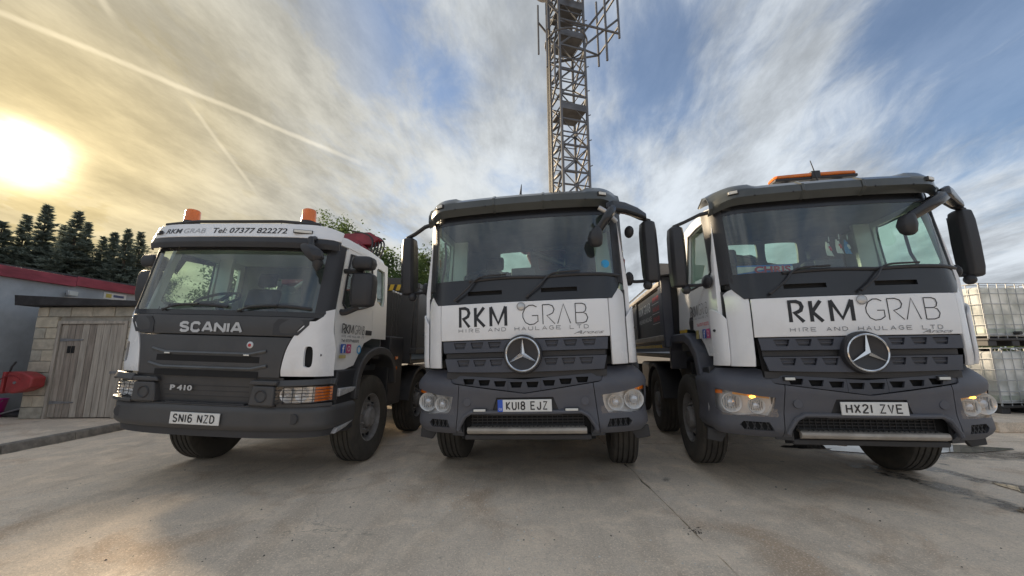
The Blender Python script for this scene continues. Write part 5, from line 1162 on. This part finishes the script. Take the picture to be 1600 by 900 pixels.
mk('hazard_label', MB().loft([[(.1665*sin(a+.12*dx), -.1665*cos(a+.12*dx), .25+.075*dz) for dx, dz in ((-1, 0), (0, -1), (1, 0), (0, 1))] for a in (-.62,)], caps=False).add([(.1665*sin(-.62+.40*dx), -.1665*cos(-.62+.40*dx), .24+.072*dz) for dx, dz in ((-1, 0), (0, -1), (1, 0), (0, 1))], [(0, 1, 2, 3)]), mat('hazard_red', (.55, .02, .02), .5), dm, recalc=False, smooth=0)

# ------------------------------------------------------------------ lattice tower behind the middle lorry
TW = empty('lattice_tower', (3.36, 20.9, -.03), RD(17)); tag(TW, 'grey steel lattice mast with dishes and antenna frames behind the middle lorry', 'tower')
UNIT = MB().lathe([(0, 0), (1, 0), (1, 1), (0, 1)], ax='z', n=8).mesh('strut_mesh', smooth=40); UNIT.materials.append(GALV)
ANG = MB().prism([(-1, -1), (1, -1), (1, -.7), (-.7, -.7), (-.7, 1), (-1, 1)], 'z', 0, 1).mesh('angle_mesh', smooth=0); ANG.materials.append(GALV)
def strut(name, a, b, r, parent=TW, me=None):
    a, b = Vector(a), Vector(b); d = b-a; o = bpy.data.objects.new(name, me or UNIT); COL.objects.link(o); o.parent = parent
    o.location = a; o.rotation_mode = 'QUATERNION'; o.rotation_quaternion = d.to_track_quat('Z', 'Y'); o.scale = (r, r, d.length); return o
HW = .80; TOPZ = 25.5; cs = [(-HW, -HW), (HW, -HW), (HW, HW), (-HW, HW)]
for c in cs: strut('leg', (c[0], c[1], 0), (c[0], c[1], TOPZ), .085)
bay = 1.55; k = 0; z = .3
while z+bay < TOPZ:
    for i in range(4):
        a, b = cs[i], cs[(i+1) % 4]
        strut('brace', (*a, z), (*b, z), .048, me=ANG)
        if z < 11.5 and False: pass
        p, q = (a, b) if k % 2 == 0 else (b, a); strut('brace', (*p, z), (*q, z+bay), .045, me=ANG); strut('brace', (a[0], a[1], z+bay/2), (b[0], b[1], z+bay/2), .03, me=ANG)
        if z < 13 or z > 21: strut('brace', (*q, z), (*p, z+bay), .03, me=ANG)
        mid = ((a[0]+b[0])/2, (a[1]+b[1])/2)
    for c in cs: 
        if c[0] > 0: strut('climbing_peg', (c[0], c[1], z+.4), (c[0]+.22, c[1], z+.52), .03)
    z += bay; k += 1
for z in (14.9, 19.6, 21.6):
    pf = mk('platform', MB().box(-HW*.92, HW*.92, -HW*.92, HW*.92, z, z+.05).box(-HW-.04, HW+.04, -HW-.06, -HW-.02, z-.05, z+.35), GALV, TW)
ld = mk('cable_ladder', MB().box(-HW-.36, -HW-.32, -.28, -.24, 0, TOPZ).box(-HW-.36, -HW-.32, .24, .28, 0, TOPZ), STEEL, TW)
for k in range(6): mk('feeder_cable', MB().tube([(-HW-.38, -.2+k*.08, .1), (-HW-.38+.03*sin(k), -.2+k*.08, 12), (-HW-.38, -.2+k*.08, 22.5+.4*k)], .035, 6), mat('cable_black', (.02, .02, .022), .6), TW)
for z in [1+.9*k for k in range(27)]: strut('ladder_rung', (-HW-.34, -.26, z), (-HW-.34, .26, z), .02)
# antenna head frame
hoop = mk('headframe_ring', MB().tube([(1.25*cos(a), 1.25*sin(a), 19.75) for a in [2*pi*k/28 for k in range(29)]], .05, 8), GALV, TW)
for (p, q) in [((HW, -HW, 19.2), (2.75, -1.5, 20.9)), ((-HW, -HW, 20.6), (2.75, -1.5, 19.9)), ((HW, HW, 20.4), (2.75, -1.5, 22.9)), ((-HW, HW, 18.9), (2.75, .9, 20.4)), ((HW, HW, 20.6), (2.75, .9, 20.4)), ((2.75, -1.5, 20.4), (2.75, .9, 20.4)), ((2.75, -1.5, 22.6), (2.75, .9, 22.6)), ((HW, -HW, 23.6), (2.75, -1.5, 22.6)),
               ((-HW, -HW, 20.9), (-1.55, -.9, 21.4)), ((-HW, HW, 20.9), (-1.55, .6, 21.4)), ((-HW, -HW, 18.6), (-1.4, -.9, 18.9)), ((-HW, -HW, 23.2), (-1.55, -.9, 23.5))]: strut('antenna_arm', p, q, .065)
for p, z0, z1 in (((2.75, -1.5), 19.6, 24.4), ((2.05, -1.2), 18.2, 23.8), ((2.75, .9), 19.6, 24.4)): strut('antenna_pole', (*p, z0), (*p, z1), .07)
for x, y, z0, z1 in ((-1.55, -.9, 19.6, 23.8), (-1.42, -.4, 17.6, 21.0), (-1.2, -.95, 16.2, 18.8), (-1.55, .6, 19.2, 22.6)): strut('antenna_pole', (x, y, z0), (x, y, z1), .06)
for x, y, z0, z1 in ((-.2, -1.0, 21.8, 23.6), (.5, -1.05, 22.0, 23.8)): mk('panel_antenna', MB().box(x-.13, x+.13, y-.1, y+.02, z0, z1), mat('antenna_shell', (.30, .31, .33), .5), TW, .03)
for x, y, z, r in ((-2.0, -1.15, 21.6, .52), (1.6, -1.6, 24.0, .45)):
    ds = mk('dish', MB().lathe([(0, -.28), (r*.5, -.25), (r*.95, -.14), (r, 0), (r*.98, .10), (r*.6, .22), (0, .28)], (x, y, z), 'y', 28), mat('antenna_shell2', (.42, .42, .42), .5), TW, smooth=50)
    strut('dish_mount', (x, y+.2, z), (x*.55, y*.6, z), .06)

# ------------------------------------------------------------------ trees
BARK = mat('bark', (.09, .07, .055), .9, var=.3, bump=.5, bscale=20)
NEEDLE = leafmat('needles', (.19, .22, .185), .55); LEAF = leafmat('leaves', (.10, .145, .055), .4); LEAF2 = leafmat('leaves_dark', (.085, .115, .060), .4)
rnd = random.Random(5)
def rv(s=1.0): return Vector((rnd.gauss(0, s), rnd.gauss(0, s), rnd.gauss(0, s)))
def conifer_meshes(H=11.0, R=1.9, bare=.06):
    tr = MB().tube([(0, 0, 0), (.05, .02, H*.4), (0, .03, H*.75), (0, 0, H*.985)], [.20, .13, .06, .012], 8)
    vs, fs = [], []
    z = H*bare
    while z < H*.995:
        t = (z-H*bare)/(H*(1-bare)); L0 = R*(1-t)**.98*(.66+.55*rnd.random())+.03; nb = max(6, int(16*(1-t)+6))
        for b in range(nb):
            a = rnd.uniform(0, 2*pi); L = L0*rnd.uniform(.42, 1.18); d = Vector((cos(a), sin(a), rnd.uniform(-.15, .22)+.35*t)); side = Vector((-sin(a), cos(a), 0))
            nseg = max(2, int(L/.17))
            for k in range(nseg):
                f = (k+.6)/nseg; c = Vector((0, 0, z))+d*L*f+Vector((0, 0, -.16*L*f*f))+rv(.03)
                w = (.22*(1-f*.55)+.07)*(1-.45*t)
                for q in range(5):
                    ang = rnd.uniform(-1.0, 1.0); e = (d*cos(ang)+side*sin(ang)+Vector((0, 0, rnd.uniform(-.25, .45)))).normalized(); n_ = e.cross(rv().normalized()).normalized()*w*.36
                    i = len(vs); vs += [c-n_, c+n_, c+e*w*1.7]; fs.append((i, i+1, i+2))
        z += .11+.06*(1-t)
    cm = MB(); cm.v = [tuple(v) for v in vs]; cm.f = fs
    return tr.mesh('trunk'), cm.mesh('crown', recalc=False, smooth=0)
def broad_meshes(H=7.0, R=2.6, nleaf=5200, twig=True):
    tr = MB(); tips = []
    def limb(p, d, L, r, lvl):
        pts = [p]; q = p.copy(); dd = d.copy()
        for k in range(4): dd = (dd+rv(.16)+Vector((0, 0, .05))).normalized(); q = q+dd*L/4; pts.append(q.copy())
        tr.tube(pts, [r*(1-.16*k) for k in range(5)], 6)
        if lvl == 0:
            tips.append((pts[2], dd)); tips.append((pts[-1], dd)); return
        for _ in range(3 if lvl > 1 else 4):
            k = rnd.choice((2, 3, 4)); ax = (dd+rv(.62)); ax.z = abs(ax.z)*.7+.15; limb(pts[k], ax.normalized(), L*rnd.uniform(.55, .78), r*.5, lvl-1)
    limb(Vector((0, 0, 0)), Vector((0, 0, 1)), H*.42, .16, 3)
    vs, fs = [], []; per = max(4, nleaf//len(tips))
    for p, d in tips:
        for _ in range(per):
            c = p+d*rnd.uniform(-.25, .45)+rv(.19); e = rv().normalized(); n_ = e.cross(rv().normalized()).normalized(); s = rnd.uniform(.035, .075)
            i = len(vs); vs += [c-e*s, c-n_*s*.55, c+e*s, c+n_*s*.55]; fs.append((i, i+1, i+2, i+3))
    cm = MB(); cm.v = [tuple(v) for v in vs]; cm.f = fs
    return tr.mesh('limbs'), cm.mesh('crown', recalc=False, smooth=0)
def scale_to(ms, H):
    top = max(v.co.z for v in ms[1].vertices); return H/top
def plant(name, ms, x, y, H, leaf, label, cat='tree', group=None, wide=1.0, rz=0.0, z=-.03):
    t = empty(name, (x, y, z), rz); k = scale_to(ms, H)
    a = link('trunk', ms[0], None, t); b = link('crown', ms[1], None, t)
    for o, mt in ((a, BARK), (b, leaf)):
        o.scale = (k*wide, k*wide, k)
        if not o.data.materials: o.data.materials.append(None)
        o.material_slots[0].link = 'OBJECT'; o.material_slots[0].material = mt
    tag(t, label, cat, group); return t
CON = [conifer_meshes(11, 3.0), conifer_meshes(11, 2.4), conifer_meshes(11, 3.4, .03)]
def sight(u, v, y):
    d = ray(u, v); k = y/d.y; return d.x*k, CAM_H+d.z*k
for i, (u, v, y, ki, wd, lb) in enumerate([(6, 343, 24, 2, 1.25, 'broad dark conifer cut by the left edge'), (44, 334, 25, 1, .95, 'slim pointed conifer second from the left edge'), (77, 318, 25, 0, 1.0, 'tallest pointed conifer above the grey building'), (103, 350, 27, 1, 1.0, 'thin conifer between the two tallest'), (124, 328, 25, 0, 1.05, 'tall pointed conifer right of the tallest'), (139, 345, 26, 1, .9, 'narrow spire leaning beside the second tallest conifer'),
        (163, 368, 26, 2, .9, 'short conifer above the shed door'), (181, 362, 27, 1, 1.1, 'slim conifer left of the notice board gap'), (202, 356, 26, 0, .95, 'dark conifer above the white notice board'), (222, 360, 27, 2, .9, 'rightmost conifer beside the left lorry mirror')]):
    x, z = sight(u, v, y); plant('conifer_tree', CON[ki], x, y, z, NEEDLE, lb, 'tree', 'conifers behind the grey building', wd*1.25, i*1.3)
BR = [broad_meshes(7, 2.6, 15000), broad_meshes(6.2, 2.4, 15000), broad_meshes(7.4, 2.2, 13000)]
for i, (u, v, y, ki, wd, mt, lb) in enumerate([(30, 418, 27, 0, 1.4, NEEDLE, 'grey-green bush below the conifers at the far left'), (110, 420, 27, 1, 1.5, NEEDLE, 'rounded dark bush above the shed roof'), (195, 415, 27, 2, 1.3, NEEDLE, 'dense bush above the white notice board'),
        (430, 353, 15, 0, 1.0, LEAF2, 'thin leafy tree top behind the phone number'), (548, 352, 15, 2, 1.15, LEAF, 'leafy tree above the red crane'), (606, 374, 14, 1, 1.2, LEAF, 'leafy tree right of the red crane'),
        (645, 385, 13.5, 0, 1.15, LEAF, 'leafy tree behind the middle lorry left mirror'), (690, 392, 15, 2, 1.2, LEAF2, 'dark tree behind the middle cab'), (610, 405, 16, 2, 1.3, LEAF2, 'dark hedge tree in the gap between left and middle lorries')]):
    x, z = sight(u, v, y); plant('leafy_tree', BR[ki], x, y, z, mt, lb, 'tree', 'leafy trees behind the lorries', wd, i*2.1)
# distant low tree belt that closes the horizon
random.seed(3); fb = MB()
for k in range(5200):
    a = RD(random.uniform(-75, 75)); r = random.uniform(118, 135); h = 3.4+1.6*sin(a*9)+1.2*sin(a*23+1); z = random.uniform(0, 1)**.8*h
    c = Vector((r*sin(a), r*cos(a), z)); e = Vector((random.gauss(0, 1), random.gauss(0, 1), random.gauss(0, .7))).normalized()*random.uniform(.6, 1.3); n_ = e.cross(Vector((random.gauss(0, 1), random.gauss(0, 1), random.gauss(0, 1)))).normalized()*.6
    fb.add([c-e, c-n_, c+e, c+n_], [(0, 1, 2, 3)])
tag(mk('distant_trees', fb, LEAF2, smooth=0, recalc=False), 'low belt of distant trees along the horizon', 'trees', kind='stuff')

# ------------------------------------------------------------------ things on the right lorry's dashboard
def dash_thing(name, t, p, rz=0.0):
    a = TRK[t][2]; return empty(name, to_world(t, p), a+rz)
bn = dash_thing('name_banner', 3, (-.62, .26, 2.105)); tag(bn, 'blue and white dashboard banner reading CHRIS in red behind the right windscreen', 'banner')
mk('cloth', MB().box(-.26, .26, 0, .012, 0, .105), mat('banner_blue', (.05, .20, .60), .7), bn, .003); mk('stripe', MB().prism([(-.26, .02), (.0, .06), (.26, .03), (.26, .085), (-.26, .09)], 'y', -.003, -.001), mat('banner_white', (.75, .75, .75), .7), bn)
mk('lettering', fit(text('CHRIS', .1, 1.1, .004), -.10, .24, .018, .092, lambda x, z: -.006), mat('banner_red', (.60, .03, .05), .6), bn, smooth=0)
for k, (x, z, cols, lb) in enumerate(((.05, 2.44, ((.7, .7, .7), (.55, .03, .06), (.03, .06, .35)), 'tiny union flag hanging in the right windscreen'), (.145, 2.46, ((.75, .75, .75), (.5, .04, .05), (.1, .3, .12)), 'tiny white flag with red emblem hanging in the right windscreen'), (.22, 2.45, ((.08, .28, .60), (.7, .7, .75), (.08, .28, .60)), 'tiny blue flag hanging in the right windscreen'))):
    f = dash_thing('pennant_flag', 3, (x, .34, z)); tag(f, lb, 'flag', 'flags in the right windscreen')
    mk('cloth', MB().sheet(lambda u, v: (-.035+.07*u*(1-.6*v)+.0, .010*sin(7*u+3*v), -.14+.14*v-.02*u), 6, 6), mat('flag_%d_a' % k, cols[0], .8), f, smooth=60)
    mk('emblem', MB().sheet(lambda u, v: (-.018+.03*u, .010*sin(7*(.3+.3*u)+3*v)-.003, -.10+.05*v), 3, 3), mat('flag_%d_b' % k, cols[1], .8), f); mk('cord', MB().tube([(0, 0, 0), (0, 0, .05)], .004, 5), PLATE, f)
dc = dash_thing('paper_sheet', 3, (-.20, .28, 2.085)); tag(dc, 'white paper lying on the right lorry dashboard', 'paper'); mk('sheet', MB().add([(-.14, 0, 0), (.14, 0, 0), (.14, .16, .035), (-.14, .16, .035)], [(0, 1, 2, 3)]), PLATE, dc, smooth=0)
